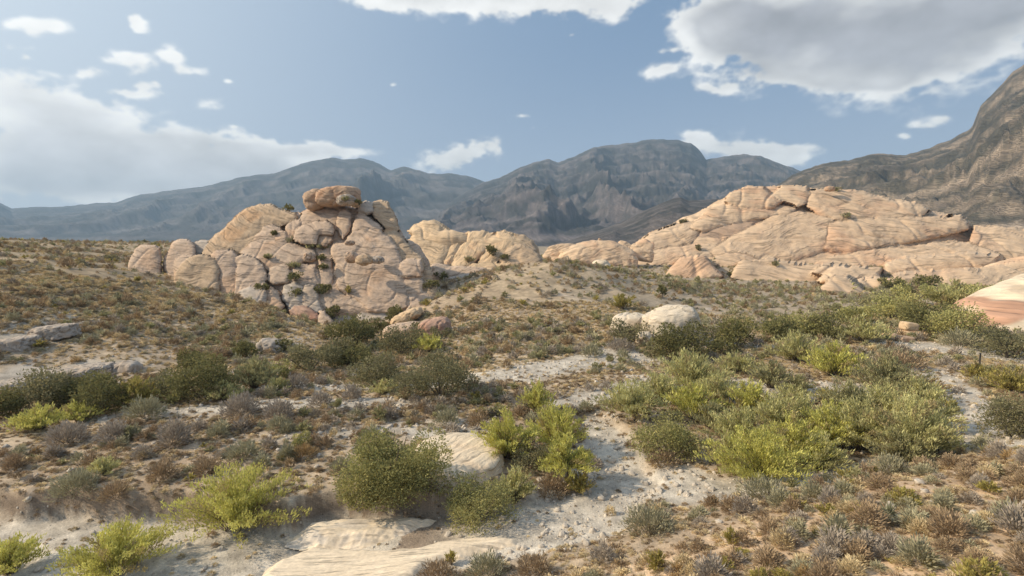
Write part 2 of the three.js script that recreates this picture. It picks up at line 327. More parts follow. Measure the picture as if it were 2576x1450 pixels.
// ---------------------------------------------------------------- mountains
const rockTint = noiseTexture(512, (u, v) => 0.62 + 0.5 * (tnoise(u, v, 16, 16, 21, 5) - 0.47) + (cells(u, v, 60, 9)[0] < 0.3 ? -0.16 : 0.06));
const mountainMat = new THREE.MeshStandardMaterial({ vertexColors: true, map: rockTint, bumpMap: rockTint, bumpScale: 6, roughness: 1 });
mountainMat.color.setRGB(0.46, 0.485, 0.60); mountainMat.name = 'mountain_rock';  // dimmed, bluish multiplier paints cloud shade into the mountain colour
function polyAt(list, u) { for (let i = 0; i + 1 < list.length; i++) if (u <= list[i + 1][0] || i + 2 === list.length) { const [a, p] = list[i], [b, q] = list[i + 1]; return mix(p, q, clamp((u - a) / (b - a))); } }
function mountain(o, label) {
  const { ridge, foot, far, cols, rows, seed, spur, amp, bands = 0, rock, scrub, base = 4, power = 1.3, back = 1.3 } = o;
  const u0 = ridge[0][0], u1 = ridge[ridge.length - 1][0], pos = [], col = [], uv = [], idx = [], R = rows, bk = Math.round(rows * 0.16);
  const farAt = typeof far === 'function' ? far : () => far, footAt = typeof foot === 'function' ? foot : () => foot;
  for (let i = 0; i <= cols; i++) {
    const u = mix(u0, u1, i / cols), sx = (u - 1288) / FOC;
    const DR = farAt(u) * (1 + 0.05 * P3(u / 170, seed, 1)), DF = footAt(u), v = polyAt(ridge, u) + P3(u / 24, seed, 4) * o.jag + P3(u / 9, seed, 8) * o.jag * 0.55;
    const top = at(u, v, DR).y, H = top - base;
    for (let j = 0; j <= R + bk; j++) {
      const t = j <= R ? Math.pow(j / R, 0.9) : 1 + (j - R) / bk * (back - 1), D = DF + (DR - DF) * t, x = sx * D, z = -D;
      let y;
      const wob = fbm(x / spur, z / spur, seed, 3);
      if (t <= 1) {
        const along = x / spur + wob * 0.55 + t * (u - 1288) / 2600, r1 = ridged(along, t * 0.75 + seed, seed * 1.7 + wob * 0.3, 3), f2 = ridged(x / spur * 2.6 + 9, z / spur * 2.6, seed, 4);
        let p = Math.pow(t, power) * 0.93 + 0.07 * t;
        const A = amp * Math.sin(Math.PI * Math.pow(t, 0.8)) * (1 - 0.45 * t) * (0.25 + 0.75 * sstep(0.02, 0.4, t));
        y = base - 6 + H * (p + A * (r1 - 0.5) * 1.1 + A * 0.35 * (f2 - 0.45) + amp * 0.09 * (ridged(x / spur * 7, z / spur * 7, seed + 3, 3) - 0.45) * Math.sin(Math.PI * Math.min(1, t * 1.02))) + H * 0.02 * fbm(x / spur * 6, z / spur * 6, seed, 3) * (1 - t * 0.6) + 6 * t;
        if (bands) { const q = (y + wob * H * 0.05) / (H / bands); y += H / bands * 0.16 * Math.sin(q * 6.283) * sstep(0.35, 0.7, t) * sstep(1, 0.9, t); }
        y = Math.min(y, 10 + (top - 10) * D / DR * (0.995 - 0.02 * (1 - t)) + 0.0);
        if (t === 1) y = top;
      } else y = top - (D - DR) * 0.6;
      pos.push(x, y, z);
      const n1 = fbm(x / spur * 3, y / spur * 6, z / spur * 3 + seed, 4), strat = fbm(x / spur * 0.3, y / (H * 0.045), seed, 3), n3 = fbm(x / spur * 12, y / spur * 12, z / spur * 12, 3);
      const veg = sstep(0.2, 0.85, 0.56 + n1 * 1.7 - strat * 1.1 + n3 * 0.9 - 0.22 * sstep(0.45, 0.1, t));
      let c = mix3(rock(t, strat, u), scrub, veg * 0.85);
      const k = 1 + strat * 0.6 + n3 * 0.8; col.push(c[0] * k, c[1] * k, c[2] * k);
      uv.push((x - z * 0.3) / (spur * 0.55), (y + z * 0.2) / (spur * 0.55));
    }
  }
  const n = R + bk + 1;
  for (let i = 0; i < cols; i++) for (let j = 0; j < n - 1; j++) { const a = i * n + j, b = a + n; idx.push(a, b, a + 1, b, b + 1, a + 1); }
  const g = new THREE.BufferGeometry();
  g.setAttribute('position', new THREE.Float32BufferAttribute(pos, 3)); g.setAttribute('color', new THREE.Float32BufferAttribute(col, 3)); g.setAttribute('uv', new THREE.Float32BufferAttribute(uv, 2)); g.setIndex(idx); g.computeVertexNormals();
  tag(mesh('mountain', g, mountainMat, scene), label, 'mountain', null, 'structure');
}
const bare = (a, b, s = 1.6) => (t, strat) => mix3(a, b, clamp(0.5 + strat * s));
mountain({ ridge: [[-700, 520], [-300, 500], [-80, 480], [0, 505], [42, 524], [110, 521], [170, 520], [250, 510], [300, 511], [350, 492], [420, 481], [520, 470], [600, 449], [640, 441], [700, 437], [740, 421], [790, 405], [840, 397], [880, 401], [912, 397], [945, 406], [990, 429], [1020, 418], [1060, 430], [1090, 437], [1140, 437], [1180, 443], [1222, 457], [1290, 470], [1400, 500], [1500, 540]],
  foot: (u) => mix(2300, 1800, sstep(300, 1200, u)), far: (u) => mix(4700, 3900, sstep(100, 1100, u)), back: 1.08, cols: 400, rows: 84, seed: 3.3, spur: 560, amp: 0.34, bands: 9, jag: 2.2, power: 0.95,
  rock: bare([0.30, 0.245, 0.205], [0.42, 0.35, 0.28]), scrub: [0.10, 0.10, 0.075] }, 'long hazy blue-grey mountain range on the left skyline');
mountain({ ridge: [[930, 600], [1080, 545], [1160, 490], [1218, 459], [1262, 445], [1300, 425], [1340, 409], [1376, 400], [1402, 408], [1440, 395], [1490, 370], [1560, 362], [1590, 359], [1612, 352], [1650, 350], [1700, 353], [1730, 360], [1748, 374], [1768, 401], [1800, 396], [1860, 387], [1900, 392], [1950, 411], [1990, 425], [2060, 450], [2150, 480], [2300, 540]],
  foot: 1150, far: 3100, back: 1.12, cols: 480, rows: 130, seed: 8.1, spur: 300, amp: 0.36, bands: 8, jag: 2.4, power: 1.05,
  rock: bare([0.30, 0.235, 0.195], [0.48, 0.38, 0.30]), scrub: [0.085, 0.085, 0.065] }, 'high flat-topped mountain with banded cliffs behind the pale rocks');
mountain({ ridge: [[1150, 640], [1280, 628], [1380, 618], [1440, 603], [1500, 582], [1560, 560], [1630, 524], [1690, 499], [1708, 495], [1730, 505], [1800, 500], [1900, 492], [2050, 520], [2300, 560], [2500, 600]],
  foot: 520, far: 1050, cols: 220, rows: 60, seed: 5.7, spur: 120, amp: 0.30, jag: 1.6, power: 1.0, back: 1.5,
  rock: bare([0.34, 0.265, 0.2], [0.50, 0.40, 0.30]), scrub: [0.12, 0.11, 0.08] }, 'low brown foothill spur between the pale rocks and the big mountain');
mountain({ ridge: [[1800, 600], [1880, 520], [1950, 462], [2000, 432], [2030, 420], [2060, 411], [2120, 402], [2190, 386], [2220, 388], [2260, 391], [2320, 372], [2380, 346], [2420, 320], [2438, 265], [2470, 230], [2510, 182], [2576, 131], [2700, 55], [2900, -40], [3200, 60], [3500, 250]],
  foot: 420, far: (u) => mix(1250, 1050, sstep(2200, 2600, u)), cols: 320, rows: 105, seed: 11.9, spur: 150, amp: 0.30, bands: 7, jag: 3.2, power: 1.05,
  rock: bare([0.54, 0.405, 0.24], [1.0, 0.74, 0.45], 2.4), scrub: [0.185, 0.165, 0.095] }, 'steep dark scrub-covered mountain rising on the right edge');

// ---------------------------------------------------------------- sandstone
const stoneTint = noiseTexture(1024, (u, v) => { const b = tnoise(u, v, 4, 48, 31, 5), f = tnoise(u, v, 30, 60, 12, 4), l = tnoise(u, v, 3, 44, 55, 3); return 0.62 + 0.30 * (b - 0.47) + 0.22 * (f - 0.47) - 0.22 * sstep(0.54, 0.64, l); });
const stoneBump = noiseTexture(1024, (u, v) => { const b = tnoise(u, v, 4, 48, 31, 5), f = tnoise(u, v, 30, 60, 12, 4), l = tnoise(u, v, 3, 44, 55, 3); return 0.45 + 0.6 * (b - 0.47) + 0.35 * (f - 0.47) - 0.3 * sstep(0.56, 0.66, l); });
function stoneMat(name, scale, bump) {
  const m = new THREE.MeshStandardMaterial({ vertexColors: true, map: stoneTint, bumpMap: stoneBump, bumpScale: bump, roughness: 0.93 });
  m.color.setRGB(1.65, 1.65, 1.65); m.name = name; m.userData.scale = scale; return m;
}
const outcropMat = stoneMat('sandstone', 9, 0.2), domeMat = stoneMat('far_sandstone', 20, 0.35), paleMat = stoneMat('pale_sandstone', 3, 0.03);
const PAL = {
  main: [[0.46, 0.34, 0.255], [0.54, 0.41, 0.305], [0.52, 0.325, 0.20]], brown: [[0.43, 0.31, 0.205], [0.52, 0.385, 0.26], [0.50, 0.29, 0.15]],
  cap: [[0.42, 0.29, 0.20], [0.50, 0.355, 0.25], [0.44, 0.25, 0.15]], gold: [[0.56, 0.40, 0.25], [0.63, 0.465, 0.30], [0.60, 0.34, 0.185]],
  dome: [[0.54, 0.385, 0.255], [0.64, 0.475, 0.325], [0.58, 0.335, 0.20]], pale: [[0.64, 0.52, 0.38], [0.72, 0.6, 0.45], [0.62, 0.44, 0.28]],
  white: [[0.60, 0.51, 0.40], [0.70, 0.61, 0.49], [0.58, 0.45, 0.32]], grey: [[0.40, 0.34, 0.285], [0.47, 0.40, 0.335], [0.42, 0.31, 0.22]], red: [[0.40, 0.245, 0.18], [0.47, 0.315, 0.235], [0.40, 0.20, 0.135]],
};
const rocks = [];                          // every stone mesh, for things that stand on them
const cubeDirs = {};
function cubeSphere(n) {
  if (cubeDirs[n]) return cubeDirs[n];
  const key = new Map(), dirs = [], idx = [], id = (x, y, z) => { const k = `${x},${y},${z}`; let i = key.get(k); if (i === undefined) { i = dirs.length; key.set(k, i); const a = Math.tan((x / n * 2 - 1) * 0.785398), b = Math.tan((y / n * 2 - 1) * 0.785398), c = Math.tan((z / n * 2 - 1) * 0.785398), l = Math.hypot(a, b, c); dirs.push([a / l, b / l, c / l]); } return i; };
  const face = (f) => { for (let i = 0; i < n; i++) for (let j = 0; j < n; j++) { const a = id(...f(i, j)), b = id(...f(i + 1, j)), c = id(...f(i + 1, j + 1)), d = id(...f(i, j + 1)); idx.push(a, b, c, a, c, d); } };
  face((i, j) => [i, j, n]); face((i, j) => [j, i, 0]); face((i, j) => [n, j, n - i]); face((i, j) => [0, j, i]); face((i, j) => [i, n, n - j]); face((i, j) => [i, 0, j]);
  return cubeDirs[n] = { dirs, idx };
}
// Weathers a surface in place: bedding ledges, joints, roughness; gives its colours and grain coordinates.
function weather(pos, idx, o) {
  const { pal = 'main', strat = [0.06, 1, 0.1], per = 1.2, ledge: lg = 0.16, rough = 0.075, crack = 0.3, streak = 0.3, scale = 9, size } = o, ledge = lg * 0.62, pc0 = PAL[pal], N = pos.length / 3, nor = new Float32Array(N * 3), col = new Float32Array(N * 3), uv = new Float32Array(N * 2), sl = Math.hypot(...strat), sn0 = strat.map((x) => x / sl);
  for (let i = 0; i < idx.length; i += 3) {
    const a = idx[i] * 3, b = idx[i + 1] * 3, d = idx[i + 2] * 3, ax = pos[b] - pos[a], ay = pos[b + 1] - pos[a + 1], az = pos[b + 2] - pos[a + 2], bx = pos[d] - pos[a], by = pos[d + 1] - pos[a + 1], bz = pos[d + 2] - pos[a + 2], nx = ay * bz - az * by, ny = az * bx - ax * bz, nz = ax * by - ay * bx;
    for (const v of [a, b, d]) { nor[v] += nx; nor[v + 1] += ny; nor[v + 2] += nz; }
  }
  for (let i = 0; i < N; i++) {
    let X = pos[i * 3], Y = pos[i * 3 + 1], Z = pos[i * 3 + 2], nx = nor[i * 3], ny = nor[i * 3 + 1], nz = nor[i * 3 + 2]; const l = Math.hypot(nx, ny, nz) || 1; nx /= l; ny /= l; nz /= l;
    const own = o.each ? o.each(i) : null, sn = own?.sn ?? sn0, pc = own?.pc ?? pc0, seed = own?.seed ?? o.seed ?? 1, stk = own?.streak ?? streak, f = 1.1 / size;
    const w1 = fbm(X * f + seed * 13, Y * f, Z * f, 3), w2 = fbm(X * f * 3.1, Y * f * 3.1 + seed * 5, Z * f * 3.1, 4);
    const s = X * sn[0] + Y * sn[1] + Z * sn[2] + w1 * per * 0.9 + fbm(X * f * 0.8, seed, Z * f * 0.8, 2) * per;
    const fr = (s / per) - Math.floor(s / per), fr2 = (s / per * 3.3 + 0.4) - Math.floor(s / per * 3.3 + 0.4), side = 1 - 0.55 * Math.abs(ny);
    let disp = w1 * size * rough * 2.2 + w2 * size * rough * 0.4;
    disp += side * ledge * ((sstep(0, 0.22, fr) - fr * 0.85) + 0.35 * (sstep(0, 0.25, fr2) - fr2 * 0.85)) * (o.even ?? clamp(0.55 + w2 * 2 + w1, 0.15, 1.2));
    if (crack) {
      const cr = Math.abs(P3(X * f * 0.75 + seed * 3.3, Y * f * 0.18, Z * f * 0.75)), cr2 = Math.abs(P3(X * f * 0.4 + Y * f * 0.8, seed * 7, Z * f * 0.4));
      disp -= crack * (Math.exp(-cr * cr / 0.0016) * 0.9 + Math.exp(-cr2 * cr2 / 0.001) * 0.6);
    }
    X += nx * disp; Y += ny * disp * 0.8; Z += nz * disp;
    pos[i * 3] = X; pos[i * 3 + 1] = Y; pos[i * 3 + 2] = Z;
    const band = fbm(0.3 + X * 0.02, s / per * 0.55, seed, 3), big = fbm(X * f * 0.7, Y * f * 0.7, Z * f * 0.7 + seed, 3), str = fbm(X * f * 5, Y * f * 0.5, Z * f * 5, 3);
    let cc = mix3(pc[0], pc[1], clamp(0.5 + band * 0.9 + w2 * 0.7));
    cc = mix3(cc, pc[2], clamp(sstep(0.02, 0.34, big + band * 0.35) * 0.75 * (0.4 + side * 0.6)));
    const dark = 1 - stk * 0.6 * sstep(0.10, 0.4, str) * side - 0.10 * sstep(0.1, 0.35, w2 + band * 0.5);
    if (o.tint) cc = o.tint(X, Y, Z, cc, w1, w2);
    col[i * 3] = cc[0] * dark; col[i * 3 + 1] = cc[1] * dark; col[i * 3 + 2] = cc[2] * dark;
    uv[i * 2] = (X - Z * 0.8 + Y * 0.15) / scale; uv[i * 2 + 1] = s / scale;
  }
  return { col, uv };
}
// A lump may also be given by its outline [[u, v], ...]: it swells to full depth in the middle and rounds off to the rim; lean tips its top away.
function outline(poly, D) {
  const P3d = poly.map(([u, v]) => at(u, v, D)), xs = P3d.map((p) => p.x), ys = P3d.map((p) => p.y), cx = (Math.min(...xs) + Math.max(...xs)) / 2, cy = (Math.min(...ys) + Math.max(...ys)) / 2, a = (Math.max(...xs) - Math.min(...xs)) / 2, b = (Math.max(...ys) - Math.min(...ys)) / 2, n = 120;
  let mx = 0, my = 0, A = 0; for (let i = 0; i < P3d.length; i++) { const p = P3d[i], q = P3d[(i + 1) % P3d.length], c = p.x * q.y - q.x * p.y; A += c; mx += (p.x + q.x) * c; my += (p.y + q.y) * c; } mx /= 3 * A; my /= 3 * A;
  const raw = new Float32Array(n); void cx; void cy;
  for (let k = 0; k < n; k++) {
    const t = k / n * 2 * Math.PI, dx = a * Math.cos(t), dy = b * Math.sin(t); let best = 0.2;
    for (let i = 0; i < P3d.length; i++) { const p = P3d[i], q = P3d[(i + 1) % P3d.length], ex = q.x - p.x, ey = q.y - p.y, den = dx * ey - dy * ex; if (Math.abs(den) < 1e-9) continue; const px = p.x - mx, py = p.y - my, s1 = (px * ey - py * ex) / den, w = (px * dy - py * dx) / den; if (s1 > 0 && w >= -1e-6 && w <= 1 + 1e-6) best = Math.max(best, s1); }
    raw[k] = best * 1.035;
  }
  const sm = raw.map((_, k) => (raw[(k + n - 2) % n] + 2 * raw[(k + n - 1) % n] + 3 * raw[k] + 2 * raw[(k + 1) % n] + raw[(k + 2) % n]) / 9);
  return { cx: mx, cy: my, a, b, rho: (t) => { const q = ((t / (2 * Math.PI)) % 1 + 1) % 1 * n, i = Math.floor(q), f = q - i; return mix(sm[i % n], sm[(i + 1) % n], f); } };
}
function lump(o) {
  const { D, n = o.poly ? 3.0 : 2.3, pal = 'main', seed = 1, strat = [0.06, 1, 0.1], per = 1.2, ledge: lg = 0.16, rough = 0.075, crack = 0.3, streak = 0.3, scale = 9, tilt = 0, yaw = 0, q = 0.55, skirt = true, depth, grow = 1.06, lean = 0.3 } = o, ledge = lg * 0.62, k = D / FOC, pc = PAL[pal];
  let c, rx, ry, rz, low = 1, out = null;
  if (o.poly) { out = outline(o.poly, D); rx = out.a; ry = out.b; c = new THREE.Vector3(out.cx, out.cy, -D); rz = depth ?? Math.max(0.55 * Math.min(rx, ry), 0.42 * Math.max(rx, ry)); }
  else {
    const [u0, v0, u1, v1] = o.box, Hh = (v1 - v0) * k; rx = (u1 - u0) * k / 2 * grow; ry = skirt ? Hh * q : Hh / 2; c = at((u0 + u1) / 2, skirt ? v0 + (v1 - v0) * q : (v0 + v1) / 2, D); rz = depth ?? Math.max(rx * 0.85, ry * 0.7); low = skirt ? Math.max(1, Hh * (1 - q) / ry + 0.7) : 1;
  }
  const size = o.size ?? Math.min(rx, ry * 1.3, rz * 1.5), px = Math.max(rx, ry) / k * 0.3975;
  const seg = Math.round(clamp(px * 0.95, 12, o.seg ?? 64)), S = cubeSphere(seg), N = S.dirs.length, pos = new Float32Array(N * 3), nothing = 0;
  void nothing; const ct = Math.cos(tilt * Math.PI / 180), st = Math.sin(tilt * Math.PI / 180), cyw = Math.cos(yaw * Math.PI / 180), syw = Math.sin(yaw * Math.PI / 180), sl = Math.hypot(...strat), sn = strat.map((x) => x / sl);
  for (let i = 0; i < N; i++) {
    const [dx, dy, dz] = S.dirs[i]; let x, y, z;
    if (out) {
      const sp = Math.hypot(dx, dy), m = Math.pow(Math.pow(sp, n) + Math.pow(Math.abs(dz), n), -1 / n), t = Math.atan2(dy, dx), R = out.rho(t) * sp * m;
      x = out.a * Math.cos(t) * R; y = out.b * Math.sin(t) * R; z = dz * m * rz; z -= (y + ry * 0.3) * lean;
    } else {
      const L = Math.pow(Math.pow(Math.abs(dx), n) + Math.pow(Math.abs(dy), n) + Math.pow(Math.abs(dz), n), -1 / n); x = dx * L; y = dy * L; z = dz * L;
      if (skirt && dy < 0) { const hh = Math.hypot(dx, dz); if (hh > 1e-6) { const e = Math.pow(Math.pow(Math.abs(dx / hh), n) + Math.pow(Math.abs(dz / hh), n), -1 / n), f = clamp(hh * 1.6) * (1 + 0.1 * -dy); x = dx / hh * e * f; z = dz / hh * e * f; } y = Math.max(-1, dy * 1.3) * low; }
      x *= rx; y *= ry; z *= rz;[x, y] = [x * ct - y * st, x * st + y * ct];[x, z] = [x * cyw + z * syw, z * cyw - x * syw];
    }
    pos[i * 3] = c.x + x; pos[i * 3 + 1] = c.y + y; pos[i * 3 + 2] = c.z + z;
  }
  const { col, uv } = weather(pos, S.idx, { ...o, pal, strat, per, ledge: lg, rough, crack, streak, scale, size, seed });
  const keep = [];
  for (let i = 0; i < S.idx.length; i += 3) { const a = S.idx[i], b = S.idx[i + 1], d = S.idx[i + 2]; const yy = Math.max(pos[a * 3 + 1], pos[b * 3 + 1], pos[d * 3 + 1]); if (yy > baseLand(pos[a * 3], pos[a * 3 + 2]) - 1.6) keep.push(a, b, d); }
  // leave out the points no kept face uses
  const map = new Int32Array(N).fill(-1); let m = 0; for (const i of keep) if (map[i] < 0) map[i] = m++;
  const P = new Float32Array(m * 3), C = new Float32Array(m * 3), U = new Float32Array(m * 2);
  for (let i = 0; i < N; i++) if (map[i] >= 0) { const j = map[i]; P.set(pos.subarray(i * 3, i * 3 + 3), j * 3); C.set(col.subarray(i * 3, i * 3 + 3), j * 3); U.set(uv.subarray(i * 2, i * 2 + 2), j * 2); }
  const g = new THREE.BufferGeometry();
  g.setAttribute('position', new THREE.BufferAttribute(P, 3)); g.setAttribute('color', new THREE.BufferAttribute(C, 3)); g.setAttribute('uv', new THREE.BufferAttribute(U, 2)); g.setIndex(keep.map((i) => map[i])); g.computeVertexNormals();
  g.userData.foot = [c.x, c.z, rx, rz]; return g;
}
const footprints = [];
function addLump(name, o, mat, parent, base) {
  const g = lump({ ...o, scale: mat.userData.scale }); footprints.push(g.userData.foot);
  if (base) g.translate(-base.x, -base.y, -base.z);
  const m = mesh(name, g, mat, parent); rocks.push(m); return m;
}
function outcrop(name, label, base, mat, list, common = {}) {
  const g = thing(name, base, label, 'rock formation');
  list.forEach((o, i) => { const m = addLump(o.part ?? 'rock_lobe', { seed: i * 1.37 + 0.5, ...common, ...o }, mat, g, base); if (o.label) m.userData.label = o.label; });
  return g;
}

// One continuous rock mass: lobes stand out from a common sloping face, meeting in grooves and steps; every lobe is a part.
function massif(name, label, base, mat, o, list) {
  const polys = list.map((q) => q.poly), us = polys.flat().map((p) => p[0]), vs = polys.flat().map((p) => p[1]), u0 = Math.min(...us) - 6, u1 = Math.max(...us) + 6, v0 = Math.min(...vs) - 6, v1 = Math.max(...vs) + 6, st = o.step, nu = Math.ceil((u1 - u0) / st), nv = Math.ceil((v1 - v0) / st), n = (nu + 1) * (nv + 1);
  const info = list.map((q, i) => {
    const xs = q.poly.map((p) => p[0]), ys = q.poly.map((p) => p[1]), k = q.D / FOC, w = (Math.max(...xs) - Math.min(...xs)) * k, h = (Math.max(...ys) - Math.min(...ys)) * k, r = q.rim ?? clamp(0.42 * Math.min(w, h), 0.5, o.rim), sl = Math.hypot(...(q.strat ?? o.strat ?? [0.06, 1, 0.1]));
    return { ...q, k, r, T: (q.T ?? r * (o.round ?? 0.85)), lean: q.lean ?? o.lean ?? 0.35, cv: (Math.min(...ys) + Math.max(...ys)) / 2, bb: [Math.min(...xs) - 8, Math.min(...ys) - 8, Math.max(...xs) + 8, Math.max(...ys) + 8], own: { sn: (q.strat ?? o.strat ?? [0.06, 1, 0.1]).map((x) => x / sl), pc: PAL[q.pal ?? o.pal ?? 'main'], seed: i * 1.37 + 0.5, streak: q.streak ?? o.streak ?? 0.3 } };
  });
  if (o.settle) {                          // draw the lobes towards one common slope
    const fit = info.filter((q) => q.part !== 'rock_mass' && q.D > (o.fitFrom ?? 0)), m = fit.length, mv = fit.reduce((t, q) => t + q.cv, 0) / m, md = fit.reduce((t, q) => t + q.D, 0) / m, b = fit.reduce((t, q) => t + (q.cv - mv) * (q.D - md), 0) / fit.reduce((t, q) => t + (q.cv - mv) ** 2, 0), ln = -b / (md / FOC);
    for (const q of fit) { q.D = mix(md + b * (q.cv - mv), q.D, 1 - o.settle); q.lean = mix(ln, q.lean, (1 - o.settle) * 0.8); }
  }
  const pos = new Float32Array(n * 3), who = new Int16Array(n).fill(-1);
  for (let j = 0; j <= nv; j++) for (let i = 0; i <= nu; i++) {
    const u = u0 + i * st, v = v0 + j * st, id = j * (nu + 1) + i, wu = u + fbm(u / 22, v / 22, 3.7, 3) * (o.wob ?? 5), wv = v + fbm(u / 22, v / 22, 8.3, 3) * (o.wob ?? 5);
    let best = 1e9, sure = -1, near = 1e9, edge = -1;
    for (let q = 0; q < info.length; q++) {
      const L1 = info[q]; if (wu < L1.bb[0] || wu > L1.bb[2] || wv < L1.bb[1] || wv > L1.bb[3]) continue;
      const sd = insidePoly(L1.poly, wu, wv) * L1.k; let d = L1.D + (L1.cv - v) * L1.k * L1.lean;
      if (sd > 0) { const t = Math.min(1, sd / L1.r); d -= L1.T * Math.sqrt(1 - (1 - t) * (1 - t)); if (d < best) { best = d; sure = q; } }
      else if (sd > -st * 1.6 * L1.k && d + 1.5 < near) { near = d + 1.5; edge = q; }
    }
    if (sure < 0) { best = near; sure = edge; }
    if (sure < 0) { pos[id * 3 + 1] = -1e4; continue; }
    who[id] = sure; const p = at(u, v, best); pos[id * 3] = p.x; pos[id * 3 + 1] = p.y; pos[id * 3 + 2] = p.z;
  }
  const idx = [];
  for (let j = 0; j < nv; j++) for (let i = 0; i < nu; i++) { const a = j * (nu + 1) + i, b = a + 1, c = a + nu + 1, d = c + 1; if (who[a] >= 0 && who[c] >= 0 && who[b] >= 0) idx.push(a, c, b); if (who[b] >= 0 && who[c] >= 0 && who[d] >= 0) idx.push(b, c, d); }
  const { col, uv } = weather(pos, idx, { ...o, scale: mat.userData.scale, each: (i) => who[i] >= 0 ? info[who[i]].own : null });
  const g0 = new THREE.BufferGeometry(); g0.setAttribute('position', new THREE.BufferAttribute(pos, 3)); g0.setIndex(idx); g0.computeVertexNormals(); const nrm = g0.getAttribute('normal').array;
  const root = thing(name, base, label, 'rock formation'), byPart = new Map();
  for (let i = 0; i < idx.length; i += 3) {
    const a = idx[i], b = idx[i + 1], c = idx[i + 2]; if (Math.max(pos[a * 3 + 1], pos[b * 3 + 1], pos[c * 3 + 1]) < baseLand(pos[a * 3], pos[a * 3 + 2]) - 2) continue;
    const w = who[a]; if (!byPart.has(w)) byPart.set(w, []); byPart.get(w).push(a, b, c);
  }
  const pieces = [];
  for (const [w, tri] of byPart) {
    const par = new Map(), find = (x) => { let q = x; while (par.get(q) !== q) { par.set(q, par.get(par.get(q))); q = par.get(q); } return q; };
    for (const x of tri) if (!par.has(x)) par.set(x, x);
    for (let i = 0; i < tri.length; i += 3) { const a = find(tri[i]); par.set(find(tri[i + 1]), a); par.set(find(tri[i + 2]), a); }
    const sets = new Map(); for (let i = 0; i < tri.length; i += 3) { const k = find(tri[i]); if (!sets.has(k)) sets.set(k, []); sets.get(k).push(tri[i], tri[i + 1], tri[i + 2]); }
    for (const t of sets.values()) pieces.push([w, t]);
  }
  for (const [w, tri] of pieces) {
    const map = new Map(), P = [], C = [], U = [], M = [], I = tri.map((i) => { let k = map.get(i); if (k === undefined) { k = map.size; map.set(i, k); P.push(pos[i * 3] - base.x, pos[i * 3 + 1] - base.y, pos[i * 3 + 2] - base.z); C.push(col[i * 3], col[i * 3 + 1], col[i * 3 + 2]); U.push(uv[i * 2], uv[i * 2 + 1]); M.push(nrm[i * 3], nrm[i * 3 + 1], nrm[i * 3 + 2]); } return k; });
    const g = new THREE.BufferGeometry(); g.setAttribute('position', new THREE.Float32BufferAttribute(P, 3)); g.setAttribute('normal', new THREE.Float32BufferAttribute(M, 3)); g.setAttribute('color', new THREE.Float32BufferAttribute(C, 3)); g.setAttribute('uv', new THREE.Float32BufferAttribute(U, 2)); g.setIndex(I);
    const m = mesh(info[w].part ?? 'rock_lobe', g, mat, root); if (info[w].label) m.userData.label = info[w].label; rocks.push(m);
  }
  return root;
}
const withBack = (root, mat, base, ...list) => { for (const q of list) addLump('rock_mass', { n: 2.5, ...q }, mat, root, base); };
const L = (x0, y0, x1, y1, D, o = {}) => ({ box: [x0, y0, x1, y1], D, ...o });
const loose = { skirt: false, n: 2.6 };

